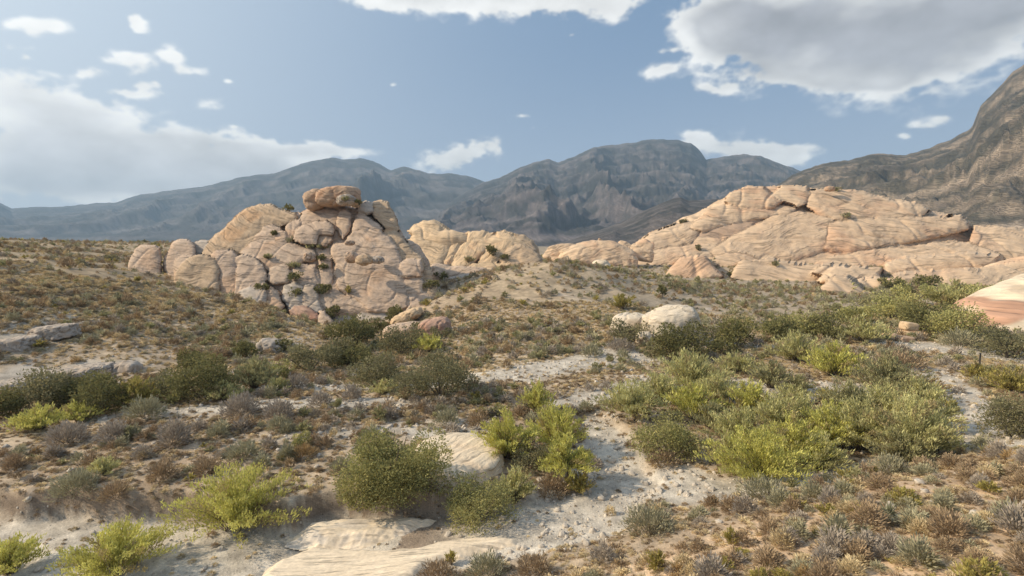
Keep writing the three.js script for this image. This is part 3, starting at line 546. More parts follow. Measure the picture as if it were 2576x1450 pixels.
// outlines are sighted on two enlarged views, Q and R, of the grid
const Q = (D, o, ...pts) => ({ D, ...o, poly: pts.map(([x, y]) => [276.4 + x * 0.4397, 427.8 + y * 0.4397]) });
const R = (D, o, ...pts) => ({ D, ...o, poly: pts.map(([x, y]) => [1288 + x * 0.5, y * 0.5]) });
const dome = (label) => ({ part: 'rock_dome', label, seg: 80 });
{
const base = at(850, 790, 92), root = massif('sandstone_outcrop', 'tall pinkish sandstone outcrop of rounded domes with boulders on top', base, outcropMat, { step: 2.0, rim: 1.6, round: 0.45, size: 5, per: 1.1, ledge: 0.2, crack: 0.15, rough: 0.045, lean: 0.7, settle: 0.58, wob: 3 }, [
  Q(96, { lean: 0.95, rim: 4, T: 4, part: 'rock_mass' }, [525, 520], [600, 400], [720, 290], [860, 215], [1000, 240], [1100, 250], [1200, 215], [1420, 215], [1560, 240], [1650, 330], [1730, 460], [1800, 560], [1860, 700], [1860, 800], [1700, 850], [1250, 850], [1050, 790], [900, 720], [740, 700], [600, 620]),
  Q(92, { strat: [0.28, 1, 0], ledge: 0.26, n: 2.7, lean: 0.35 }, [110, 540], [130, 490], [150, 450], [180, 432], [250, 432], [285, 445], [290, 500], [288, 640], [240, 680], [120, 660]),
  Q(94, { lean: 0.35 }, [315, 640], [312, 500], [345, 455], [360, 420], [400, 398], [450, 400], [485, 425], [492, 480], [485, 600], [440, 660]),
  Q(91, {}, [365, 560], [375, 510], [420, 485], [470, 490], [480, 560], [420, 640], [370, 640]), Q(99, { pal: 'grey' }, [485, 480], [490, 415], [520, 403], [560, 408], [570, 440], [560, 520]),
  Q(98, { pal: 'brown', ledge: 0.3, per: 1.1, strat: [0.3, 1, 0.15], depth: 6, ...dome('large sloping brownish dome with ledges') }, [520, 470], [590, 385], [660, 330], [720, 265], [790, 215], [860, 197], [920, 200], [990, 225], [1060, 245], [1075, 275], [1040, 310], [960, 330], [880, 400], [800, 470], [740, 490], [700, 490], [650, 510], [560, 530]),
  Q(95, { pal: 'brown', rough: 0.14 }, [555, 530], [580, 450], [660, 420], [740, 425], [760, 470], [740, 520], [640, 540]), Q(96, {}, [800, 440], [830, 380], [880, 320], [930, 305], [980, 330], [1000, 370], [990, 430], [900, 430]), Q(94.5, {}, [942, 410], [955, 350], [985, 340], [1010, 355], [1018, 410], [980, 420]), Q(97, {}, [1000, 400], [1005, 320], [1040, 285], [1090, 275], [1100, 310], [1070, 360], [1045, 410]),
  Q(92, { strat: [0.14, 1, 0.3], ledge: 0.2, ...dome('long pale slab across the middle') }, [735, 475], [800, 410], [860, 392], [960, 398], [1060, 420], [1110, 440], [1170, 450], [1185, 490], [1120, 520], [1060, 560], [1000, 590], [880, 580], [790, 520]),
  Q(86, { pal: 'brown', streak: 0.5, lean: 0.5, n: 2.5, ...dome('left front dome with dark streaks') }, [350, 670], [380, 600], [400, 545], [440, 505], [500, 485], [560, 485], [600, 510], [622, 560], [628, 690], [560, 720], [420, 710]),
  Q(88, { ledge: 0.22, lean: 0.5, n: 2.4 }, [570, 520], [600, 460], [660, 450], [710, 460], [730, 500], [738, 600], [745, 720], [690, 730], [620, 710], [605, 560]), Q(87, { streak: 0.5, lean: 0.5, n: 2.5 }, [718, 720], [722, 500], [760, 480], [830, 500], [880, 540], [900, 590], [895, 690], [820, 720]),
  Q(97.5, { depth: 6, ledge: 0.22, ...dome('upper dome below the summit boulders') }, [1060, 400], [1100, 240], [1160, 215], [1250, 195], [1340, 200], [1420, 220], [1490, 260], [1560, 330], [1640, 370], [1650, 440], [1560, 500], [1400, 540], [1250, 520], [1090, 480]),
  Q(92, { strat: [0, 1, 0.4], n: 2.8, lean: 0.5 }, [1050, 400], [1060, 340], [1110, 310], [1170, 290], [1240, 290], [1280, 320], [1282, 375], [1200, 372], [1185, 430], [1130, 430], [1060, 415]), Q(93.2, { pal: 'cap', label: 'orange overhung hollow' }, [1185, 430], [1190, 350], [1265, 345], [1278, 400], [1240, 440]),
  Q(95.2, {}, [1298, 340], [1310, 240], [1350, 215], [1380, 260], [1372, 350], [1330, 400]), Q(94.8, {}, [1382, 370], [1400, 250], [1450, 240], [1510, 290], [1562, 330], [1558, 370], [1480, 390], [1400, 400]),
  Q(89, { depth: 6, ledge: 0.17, per: 1.4, lean: 0.5, n: 2.5, ...dome('broad pale front dome with fine horizontal lines') }, [1262, 445], [1280, 420], [1340, 415], [1390, 350], [1450, 330], [1540, 340], [1600, 380], [1640, 440], [1672, 520], [1682, 600], [1712, 720], [1705, 790], [1600, 820], [1480, 810], [1400, 740], [1310, 690], [1282, 600], [1290, 540], [1262, 490]),
  Q(93, { pal: 'brown', depth: 5, lean: 0.4, n: 2.2 }, [1560, 340], [1600, 325], [1645, 340], [1680, 390], [1730, 450], [1790, 500], [1802, 540], [1800, 680], [1700, 690], [1650, 580], [1600, 470]), Q(97, { pal: 'brown', ledge: 0.28, lean: 0.5 }, [1503, 250], [1520, 205], [1570, 200], [1610, 225], [1640, 280], [1658, 350], [1600, 345], [1560, 325], [1515, 280]), Q(98, { pal: 'brown' }, [1500, 190], [1550, 172], [1590, 185], [1605, 220], [1540, 225], [1503, 212]), Q(97.5, { pal: 'grey' }, [1412, 240], [1420, 190], [1460, 178], [1505, 190], [1512, 240], [1470, 255]),
  Q(88.5, { n: 2.8, ledge: 0.24 }, [1648, 610], [1660, 530], [1700, 505], [1780, 510], [1792, 560], [1785, 610], [1700, 620]), Q(88, { n: 2.8 }, [1662, 700], [1670, 608], [1785, 603], [1800, 640], [1795, 705], [1730, 715]), Q(87, {}, [1690, 820], [1680, 700], [1800, 690], [1830, 720], [1866, 770], [1800, 820]), Q(90, { pal: 'brown' }, [1788, 740], [1790, 565], [1830, 560], [1850, 620], [1874, 700], [1850, 770]),
  Q(82, { pal: 'grey', n: 2.8 }, [735, 700], [800, 665], [890, 680], [902, 720], [890, 800], [790, 800]), Q(83, { n: 2.8 }, [885, 700], [920, 665], [960, 690], [1002, 780], [960, 830], [895, 790]), Q(84.5, { pal: 'grey' }, [1095, 720], [1120, 655], [1170, 660], [1195, 710], [1218, 800], [1170, 840], [1105, 800]), Q(85.5, { pal: 'grey' }, [990, 740], [1000, 660], [1060, 640], [1110, 670], [1110, 780], [1020, 800]), Q(88.5, { n: 2.6 }, [898, 640], [910, 560], [980, 530], [1030, 550], [1042, 610], [1020, 650], [940, 660]), Q(89.5, { n: 2.6 }, [1028, 640], [1040, 560], [1100, 530], [1180, 540], [1200, 600], [1212, 660], [1120, 690]), Q(90.5, { n: 2.6 }, [1188, 680], [1195, 470], [1230, 450], [1265, 480], [1278, 600], [1275, 720], [1210, 730]),
  Q(86, { n: 3, depth: 2.5, lean: 0 }, [1198, 770], [1205, 720], [1290, 712], [1380, 718], [1398, 765], [1300, 778]), Q(86.5, { pal: 'grey', n: 2.8 }, [1395, 860], [1420, 800], [1520, 772], [1700, 772], [1745, 800], [1660, 880], [1480, 880]), Q(88, { pal: 'grey' }, [1225, 880], [1250, 800], [1330, 785], [1400, 795], [1415, 880], [1320, 900]), Q(86.6, { pal: 'brown', n: 2.8, lean: 0 }, [1383, 790], [1395, 695], [1440, 682], [1512, 780], [1450, 800]),
  Q(81.5, { pal: 'red', part: 'red_ledge', label: 'low red ledge at the foot' }, [1025, 800], [1060, 775], [1130, 780], [1192, 822], [1195, 860], [1120, 860], [1035, 830]), Q(80.5, {}, [1176, 890], [1200, 800], [1230, 810], [1275, 860], [1262, 900]),
]);
withBack(root, outcropMat, base, L(450, 625, 700, 760, 103, { depth: 5 }), L(570, 550, 800, 760, 106, { depth: 6 }), L(740, 520, 1000, 800, 105, { depth: 7 }), L(880, 600, 1080, 800, 101, { depth: 6 }));
for (const q of [
  L(896, 640, 938, 668, 84.2, { skirt: false, pal: 'brown' }), L(934, 644, 965, 664, 84.6, { skirt: false, pal: 'grey' }), L(868, 632, 900, 662, 86, { skirt: false }), L(764, 634, 792, 660, 88.5, { skirt: false }), L(868, 604, 892, 618, 88, { skirt: false }),]) addLump('rock_knob', { seed: q.box[0] * 0.37, ...q }, outcropMat, root, base);
}
{
const base = at(1200, 668, 148), root = massif('sandstone_outcrop', 'slanting cracked sandstone ridge right of the tall outcrop', base, outcropMat, { step: 2.0, rim: 3, round: 0.6, size: 7, per: 1.8, ledge: 0.25, crack: 0.45, rough: 0.05, lean: 0.65, settle: 0.5 }, [
  Q(152, { lean: 0.9, rim: 5, T: 3, pal: 'gold', part: 'rock_mass' }, [1700, 480], [1760, 340], [1900, 330], [2000, 375], [2200, 358], [2350, 385], [2440, 450], [2470, 560], [2300, 620], [1900, 620], [1760, 580]),
  Q(150, { pal: 'gold', streak: 0.75, ledge: 0.2, n: 2.5, lean: 0.35, ...dome('bulging golden end block with dark streaks') }, [1700, 350], [1740, 320], [1790, 295], [1850, 292], [1900, 310], [1950, 340], [1958, 400], [1948, 450], [1915, 520], [1890, 580], [1820, 580], [1770, 510], [1715, 420], [1725, 375]), Q(151, { pal: 'gold' }, [1690, 500], [1700, 400], [1740, 390], [1790, 480], [1850, 580], [1760, 580]),
  Q(149, { pal: 'gold', strat: [-0.9, 0.5, 0] }, [1903, 530], [1950, 420], [2000, 370], [2042, 362], [2012, 430], [1965, 520], [1930, 560]), Q(148, { pal: 'gold', strat: [-0.9, 0.5, 0], depth: 3, rough: 0.12 }, [1935, 570], [1990, 450], [2050, 360], [2120, 350], [2200, 350], [2185, 410], [2135, 490], [2060, 560], [2000, 590]), Q(147.5, { pal: 'gold', strat: [-0.8, 0.6, 0] }, [2095, 540], [2160, 440], [2220, 355], [2260, 350], [2330, 380], [2335, 450], [2260, 490], [2200, 540], [2130, 560]),
  Q(148.5, { pal: 'brown', strat: [0.4, 1, 0] }, [2235, 490], [2260, 410], [2310, 370], [2370, 380], [2420, 410], [2452, 450], [2430, 510], [2330, 520]), Q(145, { pal: 'brown', strat: [-0.4, 1, 0], ledge: 0.3 }, [2225, 520], [2260, 440], [2330, 410], [2400, 430], [2450, 470], [2478, 510], [2468, 580], [2380, 580], [2290, 560]), Q(141, { pal: 'gold', strat: [-0.25, 1, 0] }, [1985, 600], [2080, 535], [2180, 520], [2300, 532], [2400, 545], [2425, 590], [2300, 600], [2150, 620]), Q(137, { pal: 'brown', strat: [-0.2, 1, 0] }, [2200, 610], [2280, 560], [2380, 545], [2460, 560], [2440, 610], [2300, 630]),
]);
withBack(root, outcropMat, base, L(1040, 580, 1200, 690, 157, { pal: 'gold', depth: 8 }), L(1160, 590, 1350, 690, 156, { pal: 'gold', depth: 8 }));
}
outcrop('sandstone_ledge', 'dark shaded ledge in the gap between the two outcrops', at(1150, 720, 112), outcropMat, [
  Q(113, { strat: [-0.4, 1, 0], depth: 4 }, [1785, 640], [1850, 540], [1960, 555], [2050, 558], [2160, 565], [2090, 640], [2000, 690], [1900, 730], [1830, 730]), Q(108, { pal: 'grey', strat: [-0.4, 1, 0] }, [1845, 740], [1900, 640], [2000, 600], [2090, 590], [2080, 650], [1970, 740]), Q(118, { pal: 'gold', strat: [-0.3, 1, 0] }, [2040, 600], [2140, 560], [2290, 570], [2300, 600], [2150, 630]),
], { pal: 'main', per: 1.6, rough: 0.13 });
outcrop('sandstone_outcrop', 'low pale rock humps on the plain between the ridge and the big dome', at(1500, 660, 188), domeMat, [
  R(200, { strat: [-0.3, 1, 0] }, [155, 1290], [190, 1240], [250, 1225], [320, 1230], [345, 1260], [290, 1310], [200, 1320]), R(192, { strat: [-0.3, 1, 0], depth: 7 }, [235, 1330], [260, 1260], [340, 1225], [430, 1210], [520, 1215], [600, 1260], [625, 1310], [520, 1350], [340, 1340]), R(188, { streak: 0.4 }, [436, 1340], [445, 1265], [500, 1255], [580, 1270], [635, 1305], [620, 1350], [500, 1350]), R(198, {}, [515, 1260], [550, 1210], [580, 1215], [615, 1245], [570, 1290]), R(196, {}, [580, 1300], [600, 1240], [680, 1200], [720, 1220], [700, 1320]), R(199, { pal: 'cap', lean: 0 }, [423, 1220], [438, 1197], [456, 1212], [450, 1224]),
], { pal: 'dome', per: 2.0, ledge: 0.4, lean: 0.6, crack: 0.5 });
{
const base = at(2020, 690, 215), root = massif('sandstone_dome', 'huge golden sandstone dome with long ledges on the right', base, domeMat, { step: 2.6, rim: 6, round: 0.55, size: 14, per: 3.0, ledge: 0.42, crack: 0.6, rough: 0.05, lean: 1.15, settle: 0.68, fitFrom: 170, pal: 'dome', wob: 4 }, [
  R(231, { part: 'rock_mass', lean: 1.15, rim: 16, T: 12 }, [430, 1330], [600, 1240], [700, 1170], [860, 1110], [1000, 1035], [1090, 990], [1200, 945], [1400, 942], [1600, 955], [1750, 975], [1900, 1005], [2100, 1065], [2280, 1095], [2340, 1180], [2400, 1420], [1400, 1500], [600, 1420]),
  R(238, {}, [1065, 1015], [1100, 970], [1190, 940], [1270, 945], [1300, 975], [1385, 1005], [1300, 1050], [1150, 1050]), R(237, {}, [1295, 985], [1360, 940], [1480, 940], [1505, 975], [1475, 1030], [1440, 1050], [1370, 1020]), R(234, { streak: 0.5, depth: 10, strat: [0.05, 1, 0.3], ledge: 0.8 }, [1475, 1040], [1500, 955], [1600, 950], [1750, 965], [1900, 1000], [2030, 1020], [2095, 1055], [2060, 1090], [1900, 1110], [1750, 1120], [1620, 1110], [1530, 1080]),
  R(235, { depth: 9, ledge: 0.6 }, [890, 1150], [980, 1060], [1080, 1010], [1180, 1005], [1320, 1030], [1435, 1042], [1410, 1095], [1250, 1105], [1100, 1130], [960, 1170]), R(233.5, { pal: 'cap', depth: 4, label: 'orange hollow under a ledge' }, [915, 1200], [960, 1130], [1100, 1112], [1285, 1088], [1300, 1140], [1200, 1200], [1050, 1220]),
  R(228, { depth: 9, strat: [-0.3, 1, 0.1] }, [590, 1270], [700, 1170], [820, 1130], [930, 1120], [962, 1160], [945, 1210], [900, 1260], [800, 1300], [650, 1340]), R(222, { depth: 13, strat: [-0.25, 1, 0.1], ledge: 0.6, ...dome('great front swell rising to the right') }, [960, 1270], [1100, 1190], [1240, 1120], [1330, 1080], [1420, 1060], [1560, 1070], [1645, 1110], [1660, 1190], [1570, 1270], [1440, 1310], [1250, 1330], [1050, 1320]),
  R(219, { depth: 14, lean: 0.35, n: 2.6, streak: 0.75, per: 4.2, ledge: 0.7, seg: 84, part: 'rock_ledge', label: 'long overhanging ledge with dark streaks' }, [1545, 1265], [1590, 1120], [1700, 1095], [1900, 1090], [2100, 1085], [2260, 1085], [2305, 1112], [2302, 1155], [2200, 1185], [2000, 1225], [1850, 1250], [1700, 1280]),
  R(214, { depth: 8, strat: [-0.2, 1, 0] }, [580, 1350], [640, 1270], [780, 1240], [920, 1220], [1060, 1230], [1030, 1310], [850, 1350], [700, 1370]), R(211, { depth: 9 }, [920, 1330], [1000, 1270], [1120, 1250], [1300, 1280], [1420, 1300], [1380, 1350], [1050, 1360]), R(206, {}, [970, 1320], [1080, 1260], [1180, 1265], [1255, 1305], [1200, 1350], [1050, 1350]), R(152, { strat: [-0.4, 1, 0] }, [760, 1390], [850, 1300], [930, 1285], [970, 1290], [1010, 1340], [1070, 1390], [900, 1420]),
  R(150, { strat: [0.15, 1, 0] }, [1090, 1400], [1150, 1320], [1300, 1300], [1450, 1320], [1570, 1330], [1560, 1420], [1400, 1440], [1200, 1430]), R(208, { depth: 10, ledge: 0.6, strat: [-0.15, 1, 0] }, [1380, 1370], [1600, 1290], [1850, 1250], [2050, 1230], [2250, 1200], [2400, 1230], [2500, 1280], [2420, 1370], [2100, 1390], [1850, 1400], [1600, 1400]), R(168, { streak: 0.6, depth: 8, lean: 0.6 }, [1850, 1400], [1880, 1320], [1980, 1290], [2150, 1280], [2300, 1270], [2460, 1280], [2450, 1350], [2280, 1390], [2060, 1410]),
  R(128, { pal: 'dome' }, [1530, 1420], [1620, 1350], [1720, 1340], [1855, 1350], [1850, 1430], [1700, 1450]), R(112, { pal: 'dome', strat: [0.4, 1, 0] }, [1545, 1480], [1600, 1400], [1680, 1390], [1740, 1420], [1795, 1470], [1680, 1510]), R(126, { pal: 'dome', depth: 9, strat: [-0.2, 1, 0] }, [1830, 1430], [1950, 1370], [2150, 1360], [2350, 1350], [2500, 1330], [2640, 1290], [2640, 1470], [2300, 1480], [2000, 1470]), R(214, { pal: 'dome', depth: 10 }, [2280, 1230], [2330, 1140], [2450, 1140], [2600, 1160], [2900, 1220], [2900, 1340], [2500, 1320], [2400, 1280]), R(121, { pal: 'dome' }, [1690, 1440], [1760, 1400], [1860, 1395], [1900, 1440], [1800, 1470]), R(146, { pal: 'dome' }, [1500, 1370], [1560, 1320], [1680, 1330], [1720, 1380], [1600, 1410]),
]);
withBack(root, domeMat, base, L(1680, 510, 2360, 760, 275, { pal: 'dome', depth: 22, q: 0.5 }));
}
outcrop('sandstone_slope', 'smooth pale sandstone slope at the right edge behind the trees', at(2600, 760, 130), domeMat, [
  L(2440, 640, 2900, 860, 138, { n: 2.2, tilt: 14, q: 0.45, depth: 22, seg: 60 }), L(2330, 700, 2700, 800, 150, { n: 2.3, tilt: 6, q: 0.45, seg: 50 }),
], { pal: 'dome', per: 3, ledge: 0.35, streak: 0.12, rough: 0.07 });
outcrop('sandstone_slab', 'pale sandstone slab with a broad red band at the right edge', at(2600, 850, 60), domeMat, [
  { D: 62, depth: 6, lean: 0.6, seg: 60, poly: [[2404, 830], [2425, 808], [2480, 784], [2576, 744], [2750, 690], [2950, 690], [2950, 940], [2600, 920], [2500, 890], [2440, 850]], tint: (x, y, z, c, w1) => mix3(c, [0.50, 0.27, 0.175], sstep(0.35, 0.0, Math.abs(y - (0.72 + (x - 54.2) * 0.31 + w1 * 1.6)) - 0.42 - w1 * 1.0) * 0.9) },
], { pal: 'pale', per: 1.2, ledge: 0.1, streak: 0.1, rough: 0.05, crack: 0.1 });
const standing = (name, label, o, mat = outcropMat, cat = 'boulder', group) => { const [u0, v0, u1, v1] = o.box, c = at((u0 + u1) / 2, v1, o.D), m = addLump(name, { skirt: false, n: 2.7, ...o }, mat, scene, c); m.position.copy(c); return tag(m, label, cat, group); };
standing('boulder', 'rounded pale boulder on the crest behind the middle hill', L(1490, 653, 1536, 690, 122, { pal: 'pale', skirt: true, seed: 2.2 }), domeMat);
standing('boulder', 'small reddish boulder on the skyline of the golden dome', L(2076, 468, 2098, 482, 236, { pal: 'cap', seed: 8.8 }), domeMat);
standing('boulder', 'big flat-topped brown boulder balanced on the summit of the tall outcrop', L(802, 470, 902, 519, 98, { n: 3.2, pal: 'cap', seed: 4.2, ledge: 0.18, tilt: 4, depth: 2.4, rough: 0.08 }));
standing('boulder', 'darker leaning boulder at the left of the flat-topped summit boulder', L(768, 478, 818, 528, 99, { n: 2.9, pal: 'cap', seed: 9.2, tilt: 18, rough: 0.1 }));
standing('boulder', 'small pale boulder in front of the flat-topped summit boulder', L(850, 490, 893, 518, 95, { pal: 'grey', seed: 3.3 }));
standing('boulder', 'small brown boulder at the right foot of the flat-topped summit boulder', L(884, 503, 906, 522, 95.5, { pal: 'brown', seed: 6.3 }));
// single boulders nearer by
standing('boulder', 'large cream boulder with a slanting top behind the dark round bush', L(1622, 768, 1753, 870, 53, { n: 2.5, pal: 'white', tilt: 9, skirt: true, q: 0.45, strat: [-0.25, 1, 0.2], per: 0.7, ledge: 0.12, seed: 7.7 }), paleMat);
standing('boulder', 'small cream boulder at the left foot of the large cream boulder', L(1600, 832, 1640, 875, 51.5, { pal: 'white', seed: 3.1, skirt: true, ledge: 0.05 }), paleMat);
standing('boulder', 'whitish rounded boulder half hidden left of the large cream boulder', L(1542, 786, 1632, 845, 57, { pal: 'white', n: 2.5, skirt: true, q: 0.5, per: 0.8, ledge: 0.08, seed: 5.9 }), paleMat);
standing('boulder', 'pale grey boulder with one crack at the foot of the left hill', L(648, 850, 716, 912, 49, { pal: 'grey', n: 2.6, skirt: true, q: 0.5, tilt: -12, ledge: 0.05, seed: 2.5 }), paleMat);
standing('boulder', 'grey rock poking out between the dark trees on the left', L(294, 908, 352, 960, 42, { pal: 'grey', skirt: true, n: 3, seed: 1.9 }), paleMat);
standing('boulder', 'red boulder at the left foot of the middle hill', L(1054, 800, 1132, 842, 63, { pal: 'red', n: 2.8, tilt: 10, skirt: true, seed: 6.1 }), paleMat);
standing('rock_ledge', 'thin tilted orange ledge on the left flank of the middle hill', L(984, 782, 1064, 812, 74, { pal: 'gold', n: 3, tilt: 24, seed: 4.4 }), paleMat, 'rock ledge');
standing('rock_ledge', 'pale flat ledge beside the red boulder', L(968, 812, 1062, 850, 66, { pal: 'main', n: 3, tilt: 8, seed: 5.2, skirt: true }), paleMat, 'rock ledge');
standing('rock_ledge', 'long low grey ledge at the foot of the left hill', L(-120, 958, 120, 1000, 38, { pal: 'grey', n: 3, tilt: 7, skirt: true, q: 0.4, seed: 7.3, rough: 0.2, streak: 0.4 }), paleMat, 'rock ledge');
standing('rock_ledge', 'narrow grey ledge above the dark trees on the left', L(130, 922, 270, 956, 41, { pal: 'grey', n: 3, tilt: 7, skirt: true, q: 0.4, seed: 3.8, rough: 0.2, streak: 0.4 }), paleMat, 'rock ledge');
standing('rock_ledge', 'upper grey ledge halfway up the left hill', L(90, 818, 180, 846, 47, { pal: 'grey', n: 3, tilt: 8, skirt: true, q: 0.4, seed: 8.4, ledge: 0.1, rough: 0.2, streak: 0.4 }), paleMat, 'rock ledge');
standing('rock_ledge', 'lower grey ledge halfway up the left hill', L(-40, 852, 80, 884, 44, { pal: 'grey', n: 3, tilt: 10, skirt: true, q: 0.4, seed: 9.4, ledge: 0.1, rough: 0.2, streak: 0.4 }), paleMat, 'rock ledge');
standing('rock_ledge', 'pale ledge with a dark right end on the right flank of the middle hill', L(1765, 776, 1825, 795, 82, { pal: 'grey', n: 2.8, tilt: -6, skirt: true, seed: 1.2 }), paleMat, 'rock ledge');
standing('layered_rock', 'low swirling layered rock right of the big round bush', L(1045, 1122, 1256, 1162, 24.2, { pal: 'pale', n: 2.3, skirt: true, q: 0.5, depth: 2.5, strat: [0.6, 0.8, 0.4], per: 0.3, ledge: 0.2, even: 1, size: 1.7, crack: 0.03, rough: 0.03, streak: 0.1, seg: 72, seed: 3.9 }), paleMat, 'rock');
// squared blocks by the track on the right
const block = { n: 6, skirt: false, pal: 'gold', per: 0.6, ledge: 0.04, crack: 0, rough: 0.035 };
standing('stone_block', 'tilted square block on top of the pile by the track', L(2270, 810, 2303, 832, 56, { ...block, tilt: -9, seed: 1.1 }), paleMat, 'stone block');
standing('stone_block', 'large square block under the tilted one by the track', L(2268, 830, 2308, 860, 56, { ...block, seed: 2.1 }), paleMat, 'stone block');
standing('stone_block', 'front low brown block beside the track', L(2257, 846, 2293, 866, 54, { ...block, pal: 'cap', seed: 3.1 }), paleMat, 'stone block');
standing('stone_block', 'pointed block left of the block pile by the track', L(2236, 838, 2258, 862, 55, { ...block, n: 3, tilt: 30, pal: 'cap', seed: 4.1 }), paleMat, 'stone block');
standing('stone_block', 'slanted block at the left end of the block pile', L(2216, 838, 2240, 862, 56, { ...block, n: 3.5, tilt: -20, seed: 5.1 }), paleMat, 'stone block');
standing('stone_block', 'low broken block among bushes well left of the block pile', L(2125, 832, 2158, 860, 57, { ...block, n: 3, seed: 6.1 }), paleMat, 'stone block');
standing('stone_block', 'small upright block among bushes well left of the block pile', L(2164, 835, 2177, 862, 57, { ...block, n: 4, seed: 7.1 }), paleMat, 'stone block');

// white bedrock in the wash
{
  const labels = ['broad cream bedrock slab at the bottom edge of the picture', 'narrower white bedrock slab in the wash above the broad one'];
  slabOutlines.forEach((poly, s) => {
    const xs = poly.map((p) => p[0]), zs = poly.map((p) => p[1]), x0 = Math.min(...xs) - 0.4, x1 = Math.max(...xs) + 0.4, z0 = Math.min(...zs) - 0.4, z1 = Math.max(...zs) + 0.4, st = 0.05;
    const nx = Math.ceil((x1 - x0) / st), nz = Math.ceil((z1 - z0) / st), pos = [], col = [], uv = [], idx = [], ok = [];
    for (let j = 0; j <= nz; j++) for (let i = 0; i <= nx; i++) {
      const x = x0 + i * st, z = z0 + j * st, wob = fbm(x * 1.3, s, z * 1.3, 4), d = insidePoly(poly, x, z) + wob * 0.32, n = fbm(x * 0.8, 5, z * 2.2, 4), sw = x * 0.25 + z + wob * 0.5, fr = sw / 0.55 - Math.floor(sw / 0.55);
      ok.push(d > -0.3);
      const y = baseLand(x, z) - mix(0.8, 0.26, sstep(-6, 4, x)) + fbm(x * 0.11, 0.3, z * 0.11, 3) * 0.35 * sstep(10, 26, Math.hypot(x, z)) + mix(-0.32, 0.12, sstep(-0.3, 0.5, d)) + n * 0.07 + (sstep(0, 0.3, fr) - fr) * 0.012 + fbm(x * 5, 2, z * 5, 3) * 0.02;
      pos.push(x, y, z); uv.push(x / 3, z / 3);
      const stain = s === 1 ? sstep(0.0, 0.25, fbm(x * 0.9 + 3, 1, z * 1.6, 4) + (x < -3.3 ? 0.1 : -0.12)) : sstep(0.12, 0.4, fbm(x * 0.6, 1, z * 2, 4));
      let c = mix3([0.74, 0.62, 0.47], [0.66, 0.545, 0.41], clamp(0.5 + n * 1.5)); c = mix3(c, s === 1 ? [0.44, 0.42, 0.41] : [0.5, 0.42, 0.33], stain * 0.45); col.push(...c);
    }
    for (let j = 0; j < nz; j++) for (let i = 0; i < nx; i++) { const a = j * (nx + 1) + i, b = a + 1, c = a + nx + 1, d = c + 1; if (ok[a] && ok[b] && ok[c] && ok[d]) idx.push(a, c, b, b, c, d); }
    const g = new THREE.BufferGeometry(); g.setAttribute('position', new THREE.Float32BufferAttribute(pos, 3)); g.setAttribute('color', new THREE.Float32BufferAttribute(col, 3)); g.setAttribute('uv', new THREE.Float32BufferAttribute(uv, 2)); g.setIndex(idx); g.computeVertexNormals();
    tag(mesh('bedrock_slab', g, paleMat, scene), labels[s], 'rock slab');
  });
}
// steel post by the track
{ const p = hit(2462, 938), k = Math.abs(p.z) / FOC, g = thing('marker_post', p, 'thin dark upright post beside the gravel clearing on the right', 'post'); const m = new THREE.MeshStandardMaterial({ color: new THREE.Color().setRGB(0.05, 0.045, 0.04), roughness: 0.8 }); m.name = 'weathered_steel';
  const s = new THREE.Shape(); const w = 0.05; s.moveTo(-w, -w); s.lineTo(w, -w); s.lineTo(w, -w * 0.6); s.lineTo(w * 0.2, -w * 0.6); s.lineTo(w * 0.2, w); s.lineTo(-w * 0.2, w); s.lineTo(-w * 0.2, -w * 0.6); s.lineTo(-w, -w * 0.6); s.closePath();
  const e = new THREE.ExtrudeGeometry(s, { depth: 54 * k, bevelEnabled: false }); e.rotateX(-Math.PI / 2); e.translate(0, -0.1, 0); mesh('post_shaft', e, m, g); const cap = new THREE.BoxGeometry(0.12, 0.03, 0.12); cap.translate(0, 54 * k - 0.085, 0); mesh('post_cap', cap, m, g); }

